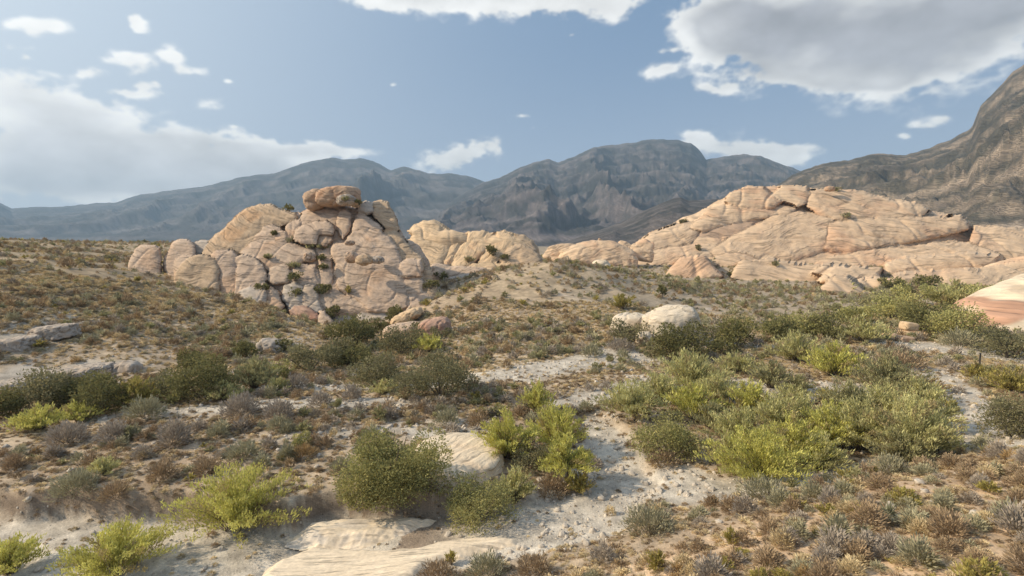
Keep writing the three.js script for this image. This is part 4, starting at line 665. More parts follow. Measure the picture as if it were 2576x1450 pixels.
// ---------------------------------------------------------------- plants
function leafMaterial(name, through) {
  const m = new THREE.MeshPhysicalMaterial({ vertexColors: true, roughness: 0.95, side: THREE.DoubleSide, specularIntensity: 0.2, transmission: through, thickness: 0 });
  m.name = name; return m;
}
const leafMat = leafMaterial('leaves', 0.35), dryMat = leafMaterial('dry_twigs', 0.15);
const barkMat = new THREE.MeshStandardMaterial({ color: new THREE.Color().setRGB(0.13, 0.10, 0.075), roughness: 1 }); barkMat.name = 'bark';
class Leaves {
  constructor() { this.p = []; this.c = []; this.i = []; }
  leaf(x, y, z, dx, dy, dz, len, wid, r, col) {          // a small folded blade
    let sx = dy * r() - dz * (r() - 0.5) + (r() - 0.5), sy = (r() - 0.5), sz = dx * (r() - 0.5) - dy * r() + (r() - 0.5);
    let d = sx * dx + sy * dy + sz * dz; sx -= d * dx; sy -= d * dy; sz -= d * dz; d = Math.hypot(sx, sy, sz) || 1; sx *= wid / d / 2; sy *= wid / d / 2; sz *= wid / d / 2;
    const n = this.p.length / 3, h = len * 0.45;
    this.p.push(x, y, z, x + dx * h + sx, y + dy * h + sy, z + dz * h + sz, x + dx * len, y + dy * len, z + dz * len, x + dx * h - sx, y + dy * h - sy + wid * 0.1, z + dz * h - sz);
    for (let k = 0; k < 4; k++) this.c.push(col[0], col[1], col[2]);
    this.i.push(n, n + 1, n + 2, n, n + 2, n + 3);
  }
  tube(a, b, ra, rb, col) {                               // a three-sided tapered twig
    const d = b.clone().sub(a).normalize(), u = new THREE.Vector3(0.3, 0.2, 0.9).cross(d).normalize(), v = d.clone().cross(u), n = this.p.length / 3;
    for (const [c, r] of [[a, ra], [b, rb]]) for (let k = 0; k < 3; k++) { const q = k * 2.0944; this.p.push(c.x + (u.x * Math.cos(q) + v.x * Math.sin(q)) * r, c.y + (u.y * Math.cos(q) + v.y * Math.sin(q)) * r, c.z + (u.z * Math.cos(q) + v.z * Math.sin(q)) * r); this.c.push(...col); }
    for (let k = 0; k < 3; k++) { const l = (k + 1) % 3; this.i.push(n + k, n + l, n + 3 + k, n + l, n + 3 + l, n + 3 + k); }
  }
  geo() { const g = new THREE.BufferGeometry(); g.setAttribute('position', new THREE.Float32BufferAttribute(this.p, 3)); g.setAttribute('color', new THREE.Float32BufferAttribute(this.c, 3)); g.setIndex(this.i); g.computeVertexNormals(); return g; }
}
const TINT = {
  dark: [[0.098, 0.096, 0.040], [0.162, 0.155, 0.066]], oak: [[0.125, 0.12, 0.064], [0.20, 0.188, 0.104]], green: [[0.175, 0.172, 0.07], [0.28, 0.27, 0.115]],
  bright: [[0.33, 0.32, 0.085], [0.48, 0.455, 0.15]], soft: [[0.32, 0.305, 0.135], [0.46, 0.435, 0.215]], olive: [[0.215, 0.205, 0.105], [0.32, 0.30, 0.16]], grey: [[0.225, 0.19, 0.155], [0.345, 0.30, 0.25]],
  sage: [[0.215, 0.20, 0.13], [0.33, 0.305, 0.205]], brown: [[0.21, 0.155, 0.10], [0.34, 0.255, 0.165]], straw: [[0.36, 0.285, 0.17], [0.50, 0.41, 0.255]], gold: [[0.24, 0.205, 0.06], [0.35, 0.30, 0.10]], rust: [[0.25, 0.17, 0.085], [0.36, 0.255, 0.13]], yucca: [[0.24, 0.25, 0.15], [0.36, 0.36, 0.24]],
};
const gauss = (r) => (r() + r() + r() - 1.5) * 0.8165;
// Every builder fills a crown w wide, h high, standing on y = 0; leaf is the leaf length in metres and count the number of leaves.
function denseCrown(Lv, r, w, h, leaf, count, tint, o = {}) {
  const R = w / 2, ph = r() * 6.283, side = 0.16 + 0.14 * r(), K = o.clumps ?? Math.round(clamp(count / 70, 12, 70)), cl = [];
  for (let k = 0; k < K; k++) {
    const a = r() * 6.283, e = Math.pow(r(), 0.75), up = (o.low ?? 0.12) + e * 0.72, rad = Math.sqrt(Math.max(0, 1 - Math.pow(Math.max(0, up * 1.22 - 0.36), 2) * 1.15)) * (0.5 + 0.42 * Math.sqrt(r())) * (0.84 + 0.2 * Math.sin(a * 3 + R * 7) + side * Math.sin(a + ph));
    cl.push([Math.cos(a) * rad * R + (o.lean ?? 0) * up * R, up * h * (0.86 + 0.2 * Math.sin(a * 2 + ph)), Math.sin(a) * rad * R, (0.15 + 0.15 * r()) * Math.min(w, h * 1.2), 0.78 + 0.44 * r(), r() * r() * 0.5]);
  }
  for (let i = 0; i < count; i++) {
    const c = cl[Math.floor(r() * K)];
    let x = gauss(r), y = gauss(r), z = gauss(r); const l = Math.hypot(x, y, z) || 1, q = c[3] * (0.55 + 0.5 * Math.pow(r(), 0.6)); x /= l; y /= l; z /= l; y *= 0.85;
    const px = c[0] + x * q, py = Math.max(0.02 * h, c[1] + y * q * 0.8 + 0.0), pz = c[2] + z * q;
    let dx = x + gauss(r) * 0.8, dy = y + 0.35 + gauss(r) * 0.8, dz = z + gauss(r) * 0.8; const m = Math.hypot(dx, dy, dz) || 1;
    const t = clamp(r() * 0.75 + 0.25 * y + 0.1), k = c[4] * (0.8 + 0.4 * r()) * (o.gain ?? 1), c0 = mix3(tint[0], tint[1], t).map((q) => q * 1.45), cc = mix3(c0, [c0[0] * 1.5, c0[1] * 1.28, c0[2] * 1.2], c[5] + (r() < 0.06 ? 0.5 : 0));
    Lv.leaf(px, py, pz, dx / m, dy / m, dz / m, leaf * (0.6 + 0.8 * r()), leaf * 1.25 * (o.wide ?? 0.55), r, [cc[0] * k, cc[1] * k, cc[2] * k]);
  }
  return cl;
}
function sprayCrown(Lv, St, r, w, h, leaf, count, tint, o = {}) {        // arching wands from the base with fine leaves along them
  const B = o.wands ?? Math.round(clamp(count / 22, 14, 90)), R = w / 2, per = Math.max(3, Math.round(count / B)), y0 = (o.trunk ?? 0) * h;
  for (let b = 0; b < B; b++) {
    const a = r() * 6.283, sp = Math.pow(r(), 0.6), len = h * (0.5 + 0.62 * Math.pow(r(), 0.8)) * (1 - 0.18 * sp), dry = r() < 0.09 ? 1 : 0, tx = Math.cos(a) * R * sp * (0.85 + 0.35 * r()) + (o.lean ?? 0) * R, tz = Math.sin(a) * R * sp * (0.85 + 0.35 * r()), top = len * (1 - 0.45 * sp * sp) - y0, bx = Math.cos(a) * R * 0.12 * sp, bz = Math.sin(a) * R * 0.12 * sp;
    const pt = (t) => [bx + tx * (0.35 * t + 0.65 * t * t), y0 + Math.max(0.05, top) * (1.35 * t - 0.35 * t * t), bz + tz * (0.35 * t + 0.65 * t * t)];
    const k = 0.82 + 0.36 * r();
    let last = pt(0);
    for (let s = 1; s <= 3; s++) { const q = pt(s / 3.4); if (St && b % (o.every ?? 2) === 0) St.tube(new THREE.Vector3(...last), new THREE.Vector3(...q), leaf * 0.16 * (1.3 - s * 0.25), leaf * 0.16 * (1.05 - s * 0.25), [0.17, 0.135, 0.10]); last = q; }
    for (let i = 0; i < per; i++) {
      const t = 0.22 + 0.78 * Math.pow(r(), 0.72), p = pt(t), p2 = pt(Math.min(1, t + 0.06)), g = 0.085 * w * (0.35 + 0.9 * t * (1.25 - t));
      const x = p[0] + gauss(r) * g, y = Math.max(0.02, p[1] + gauss(r) * g * 0.7), z = p[2] + gauss(r) * g;
      let dx = (p2[0] - p[0]) * 6 / R + gauss(r) * 0.6, dy = (p2[1] - p[1]) * 6 / h + 0.5 + gauss(r) * 0.5, dz = (p2[2] - p[2]) * 6 / R + gauss(r) * 0.6; const m = Math.hypot(dx, dy, dz) || 1;
      const c0 = mix3(tint[0], tint[1], clamp(r() * 0.8 + t * 0.25)).map((q) => q * 1.4), cc = dry || r() < 0.05 ? mix3(c0, [0.36, 0.27, 0.16], 0.75) : c0, kk = k * (0.85 + 0.3 * r());
      Lv.leaf(x, y, z, dx / m, dy / m, dz / m, leaf * (0.8 + 1.2 * r()), leaf * 0.42, r, [cc[0] * kk, cc[1] * kk, cc[2] * kk]);
    }
  }
}
function twigCrown(Lv, r, w, h, leaf, count, tint) {                     // a dry round tangle of twigs
  const R = w / 2;
  for (let i = 0; i < count; i++) {
    const a = r() * 6.283, e = Math.acos(Math.pow(r(), 0.8)) * 0.98, q = 0.30 + 0.70 * Math.pow(r(), 0.5);
    const ux = Math.sin(e) * Math.cos(a), uy = Math.cos(e), uz = Math.sin(e) * Math.sin(a), bump = 0.86 + 0.2 * Math.sin(a * 4 + w * 9) * Math.sin(e * 5 + h * 7);
    const x = ux * R * q * bump, y = Math.max(0.01, uy * h * q * bump), z = uz * R * q * bump;
    let dx = ux + gauss(r) * 0.5, dy = uy + 0.3 + gauss(r) * 0.4, dz = uz + gauss(r) * 0.5; const m = Math.hypot(dx, dy, dz) || 1, cc = mix3(tint[0], tint[1], clamp(r() * 0.8 + q * 0.2)).map((q) => q * 1.4), k = 0.75 + 0.5 * r();
    Lv.leaf(x, y, z, dx / m, dy / m, dz / m, leaf * (0.8 + 1.2 * r()), leaf * 0.34, r, [cc[0] * k, cc[1] * k, cc[2] * k]);
  }
}
function yuccaCrown(Lv, r, w, h, tint) { for (let i = 0; i < 90; i++) { const a = r() * 6.283, e = 0.1 + 1.35 * r(), ux = Math.sin(e) * Math.cos(a), uy = Math.cos(e), uz = Math.sin(e) * Math.sin(a), l = Math.hypot(ux * w / 2, uy * h, uz * w / 2), cc = mix3(tint[0], tint[1], r()); Lv.leaf(0, 0.03, 0, ux, uy, uz, l * (0.85 + 0.2 * r()), w * 0.045, r, cc); } }

// kind: builder, colours
const KIND = {
  dark: ['dense', 'dark', 0.60], oak: ['dense', 'oak', 0.5], green: ['dense', 'green', 0.5], bright: ['spray', 'bright'], soft: ['spray', 'soft'], olive: ['spray', 'olive'], grey: ['twig', 'grey'], sage: ['twig', 'sage'], brown: ['twig', 'brown'], gold: ['spray', 'gold'], rust: ['twig', 'rust'], straw: ['twig', 'straw'],
};
let plantSeed = 100;
function buildPlant(kind, w, h, pxW, pxH, o = {}) {                        // pxW, pxH: its size in the picture, which sets how fine it is made
  const r = rng(plantSeed++), [how, tn, wide] = KIND[kind], tint = TINT[tn], Lv = new Leaves(), St = new Leaves(), area = pxW * pxH * 0.8, px = w / pxW;
  const len = px * (how === 'dense' ? 2.1 : 2.7) * (o.coarse ?? 1);
  if (how === 'dense') denseCrown(Lv, r, w, h, len, Math.round(clamp(area * 2.9 * (o.thick ?? 1), 160, 26000)), tint, { wide, ...o });
  else if (how === 'spray') sprayCrown(Lv, St, r, w, h, len, Math.round(clamp(area * 2.3, 160, 12000)), tint, o);
  else twigCrown(Lv, r, w, h, len, Math.round(clamp(area * 1.9, 140, 6000)), tint);
  if (how !== 'spray' || o.trunk) {
    const n = how === 'dense' ? 7 : 9, th = o.trunk ?? 0.0;
    if (th) St.tube(new THREE.Vector3(0, -0.1, 0), new THREE.Vector3(0.06 * w, h * th, 0), w * 0.04, w * 0.028, [0.14, 0.11, 0.085]);
    for (let i = 0; i < n; i++) { const a = i / n * 6.283 + r(), q = w * (0.2 + 0.22 * r()); St.tube(new THREE.Vector3(th ? 0.06 * w : Math.cos(a) * w * 0.04, th ? h * th * 0.95 : -0.05, th ? 0 : Math.sin(a) * w * 0.04), new THREE.Vector3(Math.cos(a) * q, h * (0.5 + 0.3 * r()), Math.sin(a) * q), w * (how === 'dense' ? 0.018 : 0.008), w * 0.004, [0.15, 0.12, 0.09]); }
  }
  return [Lv.geo(), St.geo(), how === 'twig' ? dryMat : leafMat];
}
const stemMat = new THREE.MeshStandardMaterial({ vertexColors: true, roughness: 1 }); stemMat.name = 'stems';
const planted = [];                          // [x, z, radius] of every placed plant
function plant(kind, u, v, wF, hF, label, o = {}) {
  if (/soft|bright|olive/.test(kind) && u > 1550 && u < 2400 && v > 930 && v < 1225) { wF *= 1.16; hF *= 1.08; }
  if (u > 1780 && v < 880) o = { gain: 1.3, ...o };
  const p = o.on ?? hit(u, v), D = -p.z, w = wF / FOC * D, h = hF / FOC * D * (o.flat ? 1 : 0.96), [lg, sg, mat] = buildPlant(kind, w, h, wF * 0.3975, hF * 0.3975, o);
  const nm = o.trunk ? 'desert_tree' : o.name ?? { dark: 'dark_bush', oak: 'olive_bush', green: 'green_bush', bright: 'bright_bush', soft: 'pale_green_bush', olive: 'olive_shrub', grey: 'grey_shrub', sage: 'sage_shrub', brown: 'brown_shrub', gold: 'yellow_shrub', rust: 'rusty_shrub', straw: 'straw_tuft' }[kind];
  p.y -= 0.03; const g = thing(nm, p, label, o.cat ?? (o.trunk ? 'tree' : /shrub/.test(nm) ? 'shrub' : /tuft/.test(nm) ? 'grass tuft' : 'bush'));
  mesh(o.trunk ? 'crown' : 'foliage', lg, mat, g); mesh(o.trunk ? 'trunk' : 'branches', sg, stemMat, g);
  planted.push([p.x, p.z, w * 0.42]); return g;
}

// ---------------------------------------------------------------- the plants one can tell apart
const P = plant;
// foreground
P('green', 975, 1230, 245, 182, 'large round dark green bush left of the swirling layered rock', { lean: 0.05, low: 0.0, clumps: 80, thick: 1.5, coarse: 1.15 });
P('bright', 590, 1330, 320, 175, 'wide yellow-green bush on the wash bank left of the white slabs', { lean: 0.1 });
P('bright', 285, 1445, 255, 140, 'bright green bush in the gravel wash at the lower left', { lean: 0.15 });
P('bright', 30, 1440, 140, 100, 'bright green bush in the lower left corner');
P('bright', 1275, 1150, 150, 130, 'yellow-green bush right of the swirling layered rock');
P('bright', 1400, 1130, 160, 125, 'taller yellow-green bush behind the small trunked tree');
P('bright', 1352, 1035, 90, 80, 'yellow-green sprig of a bush above the taller yellow-green one');
P('oak', 1340, 1172, 120, 72, 'grey-green bush under the yellow-green bushes in the centre');
P('bright', 1424, 1224, 150, 140, 'small yellow-green tree with a thin dark trunk standing in the wash', { trunk: 0.42 });
P('brown', 1390, 1243, 100, 55, 'brownish shrub at the foot of the small trunked tree');
P('gold', 1458, 1238, 80, 56, 'yellowish shrub right of the small tree trunk');
P('green', 1205, 1308, 165, 125, 'dark mixed green bush in the wash above the broad slab');
P('soft', 1295, 1262, 110, 95, 'pale green bush leaning between the dark wash bush and the small tree');
P('soft', 1160, 1290, 80, 60, 'small light green bush on the left side of the dark wash bush');
P('soft', 985, 1240, 150, 40, 'low pale sprigs at the foot of the large round dark green bush');
P('sage', 860, 1190, 70, 45, 'dull shrub tucked against the left side of the large round dark green bush');
// left bank trees
P('dark', 262, 1036, 112, 118, 'tall dark green tree at the right end of the left tree row', { low: 0.05 });
P('dark', 190, 1020, 90, 100, 'dark tree second from the right in the left tree row');
P('oak', 115, 1030, 125, 115, 'broad olive tree in the middle of the left tree row');
P('dark', 18, 1050, 85, 90, 'dark bush at the left edge end of the tree row');
P('bright', 95, 1082, 130, 64, 'low bright yellow-green bush in front of the left tree row');
P('bright', 196, 1062, 98, 56, 'rounded bright yellow-green bush before the tallest dark tree');
P('gold', 340, 1020, 100, 76, 'yellow-olive bush right of the left tree row');
P('soft', 440, 1015, 36, 34, 'small pale yellow-green sprig beside the grey shrub mound');
P('dark', 512, 1004, 150, 118, 'big dark green bush at the foot of the left hill');
P('oak', 425, 1000, 110, 78, 'olive bush left of the big dark green bush under the hill');
P('dark', 478, 925, 90, 50, 'dark olive bush above the big dark green bush under the hill');
P('olive', 640, 976, 112, 82, 'olive-green bush below the pale grey boulder');
P('green', 700, 950, 70, 44, 'small green bush at the right foot of the pale grey boulder');
P('dark', 618, 898, 62, 46, 'dark bush at the left side of the pale grey boulder');
P('dark', 710, 886, 34, 34, 'dark small bush at the right shoulder of the pale grey boulder');
P('olive', 660, 962, 60, 50, 'rounded olive shrub in front of the olive-green bush');
P('oak', 778, 930, 145, 66, 'long olive thicket bush in the gully mouth');
P('oak', 860, 915, 90, 70, 'olive bush in the middle of the gully thicket');
P('dark', 893, 868, 120, 76, 'darkest round tree in the gully before the tall outcrop');
P('dark', 880, 920, 125, 62, 'dark green bush in front of the darkest gully tree');
P('oak', 1010, 888, 115, 74, 'grey-olive bush at the right side of the gully');
P('dark', 960, 845, 70, 40, 'dark low bush behind the gully thicket');
P('dark', 1052, 842, 40, 36, 'dark shrub on the left of the red boulder');
P('bright', 1080, 884, 84, 42, 'bright green bush below the red boulder');
P('oak', 1105, 850, 60, 28, 'dark olive shrub at the foot of the red boulder');
P('dark', 997, 810, 48, 48, 'dark upright tree at the foot of the tall outcrop');
P('oak', 952, 978, 128, 98, 'rounded olive bush left of the larger olive bush in the middle');
P('oak', 1112, 994, 200, 114, 'largest olive bush in the middle of the flats');
P('soft', 960, 990, 90, 34, 'light green shrub at the foot of the rounded olive bush');
P('grey', 605, 1044, 108, 60, 'biggest purple-grey dry shrub on the left flats');
P('grey', 700, 1052, 92, 52, 'purple-grey shrub just right of the biggest dry shrub');
P('sage', 365, 1050, 105, 58, 'grey-olive mound shrub right of the tallest dark tree');
P('grey', 170, 1115, 112, 60, 'grey dry shrub below the low bright bush on the left');
P('grey', 290, 1106, 92, 54, 'grey shrub between two others on the left terrace');
P('grey', 440, 1120, 86, 78, 'tall loose grey shrub on the left terrace');
P('grey', 885, 1005, 56, 40, 'small grey shrub on the gravel left of the rounded olive bush');
P('grey', 805, 1020, 64, 38, 'grey shrub in the gravel strip between dry shrubs and olive bush');
P('soft', 560, 1005, 110, 46, 'low pale green tufted bush above the biggest dry shrub');
P('soft', 700, 985, 60, 36, 'small pale green bush on the gravel strip edge');
P('grey', 745, 978, 62, 42, 'grey shrub next to the small pale green bush');
P('green', 758, 1128, 44, 48, 'small round green shrub on the left terrace');
P('sage', 610, 1152, 104, 46, 'wide grey-green shrub above the wide yellow-green bush');
P('sage', 700, 1080, 60, 38, 'grey-green low shrub in the middle of the left terrace');
P('sage', 548, 1100, 58, 34, 'little grey-green shrub left of centre terrace');
P('soft', 262, 1196, 72, 50, 'dull green shrub near the cut bank on the left');
P('brown', 410, 1205, 76, 52, 'brown shrub on the rim of the cut bank');
P('brown', 520, 1186, 84, 34, 'long low dark brown shrub behind the wide yellow-green bush');
P('sage', 190, 1240, 130, 66, 'grey shrub hanging over the cut bank');
P('brown', 290, 1250, 90, 44, 'brown shrub overhanging the cut bank right of the grey one');
P('sage', 1125, 1066, 70, 40, 'grey-green shrub above the swirling layered rock');
P('brown', 1200, 1075, 60, 42, 'brown shrub above the right end of the swirling layered rock');
P('rust', 760, 1150, 80, 36, 'rusty low shrub left of the large round dark green bush');
// boulder group and right-hand growth
P('dark', 1704, 905, 142, 108, 'large dark round bush in front of the cream boulder');
P('oak', 1648, 900, 60, 34, 'lower dark bush joined to the left of the large dark round bush');
P('dark', 1850, 874, 108, 80, 'dark spreading tree right of the cream boulder', { low: 0.25 });
P('dark', 1826, 892, 78, 44, 'small dark bush under the dark spreading tree');
P('oak', 1580, 860, 108, 58, 'olive bush in front of the whitish boulder');
P('grey', 1560, 882, 76, 32, 'grey shrub left of the large dark round bush');
P('sage', 1490, 895, 66, 26, 'pale sage shrub on the gravel left of the dark round bush');
P('grey', 1905, 872, 40, 26, 'small grey shrub right of the dark spreading tree');
P('soft', 1735, 980, 185, 92, 'broad pale green bush below the large dark round bush');
P('soft', 1860, 938, 112, 48, 'low green bush behind the broad pale green bush');
P('soft', 1590, 1058, 150, 100, 'airy yellow-green bush on the left edge of the right thicket', { trunk: 0.2 });
P('bright', 1735, 1045, 130, 80, 'yellow-green bush in the middle of the right thicket');
P('bright', 1880, 1048, 110, 92, 'bright green bush with a grey stone behind it in the right thicket');
P('olive', 1938, 975, 84, 66, 'olive bush on the gravel in the right thicket');
P('soft', 2000, 908, 145, 76, 'green bush below the dark belt of trees on the right');
P('bright', 2095, 944, 135, 80, 'pointed bright green bush right of the gravel patch');
P('olive', 2228, 985, 160, 92, 'dull green bush in front of the gravel clearing');
P('soft', 2160, 1130, 180, 130, 'pale green bush in the right half of the thicket');
P('soft', 2290, 1150, 190, 150, 'tall pale green bush beside the right track');
P('soft', 2225, 1050, 160, 80, 'pale green bush behind the two tall ones by the track');
P('green', 1680, 1146, 190, 108, 'dark green bush at the left front of the right thicket');
P('brown', 1668, 1168, 90, 38, 'brown shrub under the dark green front bush');
P('bright', 1910, 1212, 225, 140, 'largest yellow-green bush at the front of the right thicket');
P('soft', 1860, 1120, 150, 95, 'yellow-green bush behind the largest front one');
P('soft', 2010, 1085, 130, 95, 'green bush between the middle and right clumps');
P('gold', 2082, 1010, 60, 38, 'small dark yellow shrub in the middle of the right thicket');
P('olive', 1790, 1075, 110, 60, 'olive bush behind the dark green front bush');
P('olive', 2010, 985, 60, 40, 'small olive bush on the pale gravel patch');
P('soft', 1990, 1010, 80, 44, 'low pale bush left of the small dark yellow shrub');
P('sage', 2240, 1195, 110, 60, 'sage shrub below the tall pale green bush');
P('gold', 2390, 1035, 46, 30, 'little yellow shrub at the edge of the right track');
for (const [kind, u, v, w, h, label] of [
  ['soft', 1960, 1095, 140, 105, 'pale green bush at the core of the right thicket'], ['bright', 2085, 1125, 135, 112, 'yellow-green bush touching the two tall pale ones'], ['soft', 2335, 1085, 125, 112, 'pale green bush at the right rim of the thicket'], ['olive', 2130, 1040, 120, 84, 'dull green bush near the small dark yellow shrub'],
  ['soft', 1800, 1012, 115, 72, 'pale green bush below the broad one in the right thicket'], ['bright', 1995, 1160, 160, 115, 'yellow-green bush right behind the largest front one'], ['soft', 2060, 1180, 120, 90, 'low pale green bush at the front right of the thicket'], ['soft', 2352, 1135, 110, 100, 'pale green bush hanging over the track edge'], ['soft', 1662, 1012, 105, 72, 'pale green bush next to the airy one on the left edge'],
  ['olive', 2265, 1165, 130, 80, 'olive bush in front of the tall pale green one'], ['soft', 1840, 1180, 110, 90, 'green bush between the dark front bush and the largest one'], ['olive', 2070, 925, 80, 45, 'olive bush left of the pointed bright one'], ['soft', 2310, 1010, 110, 60, 'pale green bush near the rusty brush'],
]) P(kind, u, v, w, h, label);
// belt of dark trees on the right
P('dark', 1962, 858, 88, 74, 'dark tree at the left end of the right tree belt');
P('dark', 2075, 850, 105, 74, 'dark tree second in the right tree belt');
P('green', 2010, 845, 80, 60, 'mid green bush between the first two belt trees');
P('soft', 2170, 860, 120, 66, 'lighter green bush left of the stone blocks');
P('green', 2150, 812, 100, 56, 'green tree behind the left stone blocks');
P('dark', 2325, 835, 130, 88, 'big dark tree behind the stone blocks');
P('green', 2240, 800, 110, 66, 'green tree behind the pile of stone blocks');
P('green', 2410, 850, 120, 92, 'green tree right of the stone blocks');
P('green', 2285, 765, 104, 56, 'dark tree in the back row of the belt');
P('soft', 2385, 770, 110, 56, 'green tree at the back right of the belt');
P('oak', 2180, 772, 90, 46, 'olive tree at the back left of the belt');
P('soft', 2460, 775, 90, 52, 'green tree beside the pale slope on the right');
P('green', 2405, 768, 110, 54, 'green tree in the row below the pale slope');
P('green', 2475, 758, 95, 46, 'green tree right of the row below the pale slope');
P('oak', 2540, 752, 90, 40, 'olive tree at the right end of the row below the pale slope');
P('dark', 2250, 728, 66, 34, 'dark far tree at the foot of the golden dome');
P('dark', 2330, 724, 66, 34, 'second dark far tree at the foot of the golden dome');
P('soft', 2410, 735, 70, 32, 'green far tree near the pale slope');
P('sage', 2415, 872, 110, 48, 'dull grey-green bushes along the clearing edge');
P('oak', 2540, 900, 160, 86, 'greyish green bush below the red banded slab');
P('gold', 2545, 985, 130, 70, 'yellow-brown bush at the right edge');
P('gold', 2455, 955, 62, 42, 'small yellow-green bush below the marker post');
P('oak', 2550, 1100, 130, 130, 'tall grey-green bush on the right edge beside the track');
P('brown', 2270, 925, 130, 44, 'brownish brush in front of the gravel clearing');
P('rust', 2340, 985, 80, 40, 'rusty brush left of the upper track');
P('dark', 2490, 660, 50, 22, 'dark trees in the hollow of the golden slope');
P('dark', 1667, 748, 20, 36, 'narrow upright dark tree on the plain behind the middle hill', { name: 'upright_tree', cat: 'tree' });
P('gold', 1565, 778, 66, 38, 'olive-yellow bush on the right flank of the middle hill');
P('dark', 1840, 698, 26, 22, 'small dark tree before the golden dome');
P('dark', 1785, 668, 24, 18, 'small dark tree on the rocks left of the golden dome foot');
P('dark', 1925, 702, 24, 14, 'dark bush beside the low rocks under the golden dome');
P('oak', 1905, 758, 30, 16, 'dark bush on the open plain');
P('oak', 1700, 725, 40, 16, 'dark bush on the plain beside the upright tree');
P('soft', 2130, 735, 60, 24, 'green bush at the foot of the big pale rocks');
P('oak', 285, 656, 34, 18, 'dark bush on the left plateau before the outcrop');
// lower foreground of the near slope
P('sage', 1635, 1338, 170, 76, 'wide grey-green shrub at the top of the near slope');
P('sage', 1925, 1256, 165, 60, 'sage-green shrub between the wash and the near slope');
P('sage', 1225, 1449, 130, 66, 'grey-green shrub at the bottom middle edge');
P('brown', 1345, 1449, 120, 62, 'brown shrub right of the bottom middle shrub');
P('brown', 1100, 1460, 120, 56, 'thin brown shrub on the bedrock at the bottom edge');
P('gold', 1135, 1420, 30, 44, 'slim yellow stalk plant standing on the bedrock edge');
P('brown', 1790, 1275, 40, 40, 'little brown round shrub above the near slope shrubs');
// on the outcrops, standing where a sighting meets the stone
const caster = new THREE.Raycaster();
scene.updateMatrixWorld(true);
function onStone(u, v) { const d = new THREE.Vector3(...ray(u, v)).normalize(); caster.set(camera.position, d); const q = caster.intersectObjects(rocks, false)[0]; return q ? q.point.clone() : null; }
for (const [kind, u, v, w, h, label] of [
  ['dark', 728, 530, 22, 16, 'dark bush on the left shoulder of the tall outcrop'], ['olive', 812, 628, 26, 14, 'olive shrub in the upper cleft of the tall outcrop'], ['olive', 786, 626, 24, 12, 'olive shrub left of the upper cleft on the tall outcrop'], ['sage', 735, 610, 22, 12, 'pale shrub on a ledge of the tall outcrop'],
  ['dark', 812, 652, 18, 12, 'dark shrub lower in the cleft of the tall outcrop'], ['dark', 815, 677, 20, 14, 'dark shrub halfway down the cleft of the tall outcrop'], ['olive', 740, 676, 30, 14, 'olive shrub on the lower ledges of the tall outcrop'], ['dark', 742, 705, 40, 20, 'dark bush among the lower boulders of the tall outcrop'],
  ['dark', 812, 738, 38, 28, 'largest dark bush on the foot of the tall outcrop'], ['dark', 745, 745, 26, 22, 'dark bush under the lower boulders of the tall outcrop'], ['gold', 876, 740, 20, 16, 'yellow-green bush under the front dome'], ['dark', 838, 802, 40, 36, 'dark bush in the shaded hollow at the outcrop foot'],
  ['olive', 868, 508, 14, 8, 'tiny shrub on the summit beside the boulders'], ['olive', 676, 652, 20, 9, 'tiny shrub between the left domes'], ['dark', 690, 590, 12, 8, 'tiny dark shrub in the left groove of the outcrop'], ['dark', 900, 510, 14, 7, 'dark crust of shrub behind the summit boulders'], ['dark', 660, 726, 40, 14, 'dark brush at the foot of the front left domes'],
  ['dark', 1240, 642, 34, 26, 'round dark tree on the slanting ridge'], ['dark', 1268, 650, 26, 10, 'dark shrub right of the round tree on the ridge'], ['olive', 1178, 660, 26, 10, 'olive shrub on the lower ledge of the slanting ridge'], ['dark', 1110, 700, 40, 18, 'dark brush in the shaded gap'], ['dark', 1085, 725, 40, 20, 'dark brush at the bottom of the shaded gap'],
  ['oak', 1720, 560, 14, 8, 'tiny shrub on the left skyline of the golden dome'], ['oak', 1755, 628, 16, 10, 'small shrub on the lower left of the golden dome'], ['oak', 2125, 546, 26, 9, 'small shrub on the upper ledge of the golden dome'], ['oak', 2105, 480, 18, 8, 'tiny shrub beside the reddish summit boulder'], ['oak', 1950, 668, 22, 10, 'shrub among the lower slabs of the golden dome'],
]) { const p = onStone(u, v); if (p) P(kind, u, v, w, h, label, { on: p }); }

// ---------------------------------------------------------------- low scrub past counting
const scatterKinds = {
  grey: { kind: 'grey', name: 'small_grey_shrub', word: 'grey dry shrub' }, brown: { kind: 'brown', name: 'small_brown_shrub', word: 'brown dry shrub' }, green: { kind: 'olive', name: 'small_green_shrub', word: 'dull green shrub' }, sage: { kind: 'sage', name: 'small_sage_shrub', word: 'grey-green sage shrub' }, gold: { kind: 'gold', name: 'small_yellow_shrub', word: 'yellow-green shrub' }, straw: { kind: 'straw', name: 'straw_grass_tuft', word: 'straw-coloured grass tuft' }, rust: { kind: 'rust', name: 'small_rusty_shrub', word: 'rusty orange shrub' },
};
const sr = rng(4242), spots = [];
function busy(x, z) { for (const [a, b, q] of planted) if ((x - a) ** 2 + (z - b) ** 2 < q * q) return true; return false; }
function onRock(x, z) { for (const [a, b, rx, rz] of footprints) if (((x - a) / rx) ** 2 + ((z - b) / rz) ** 2 < 0.9) return true; for (const p of slabOutlines) if (insidePoly(p, x, z) > -0.1) return true; return false; }
function pick(table) { let t = 0; for (const k in table) t += table[k]; let q = sr() * t; for (const k in table) if ((q -= table[k]) < 0) return k; return 'grey'; }
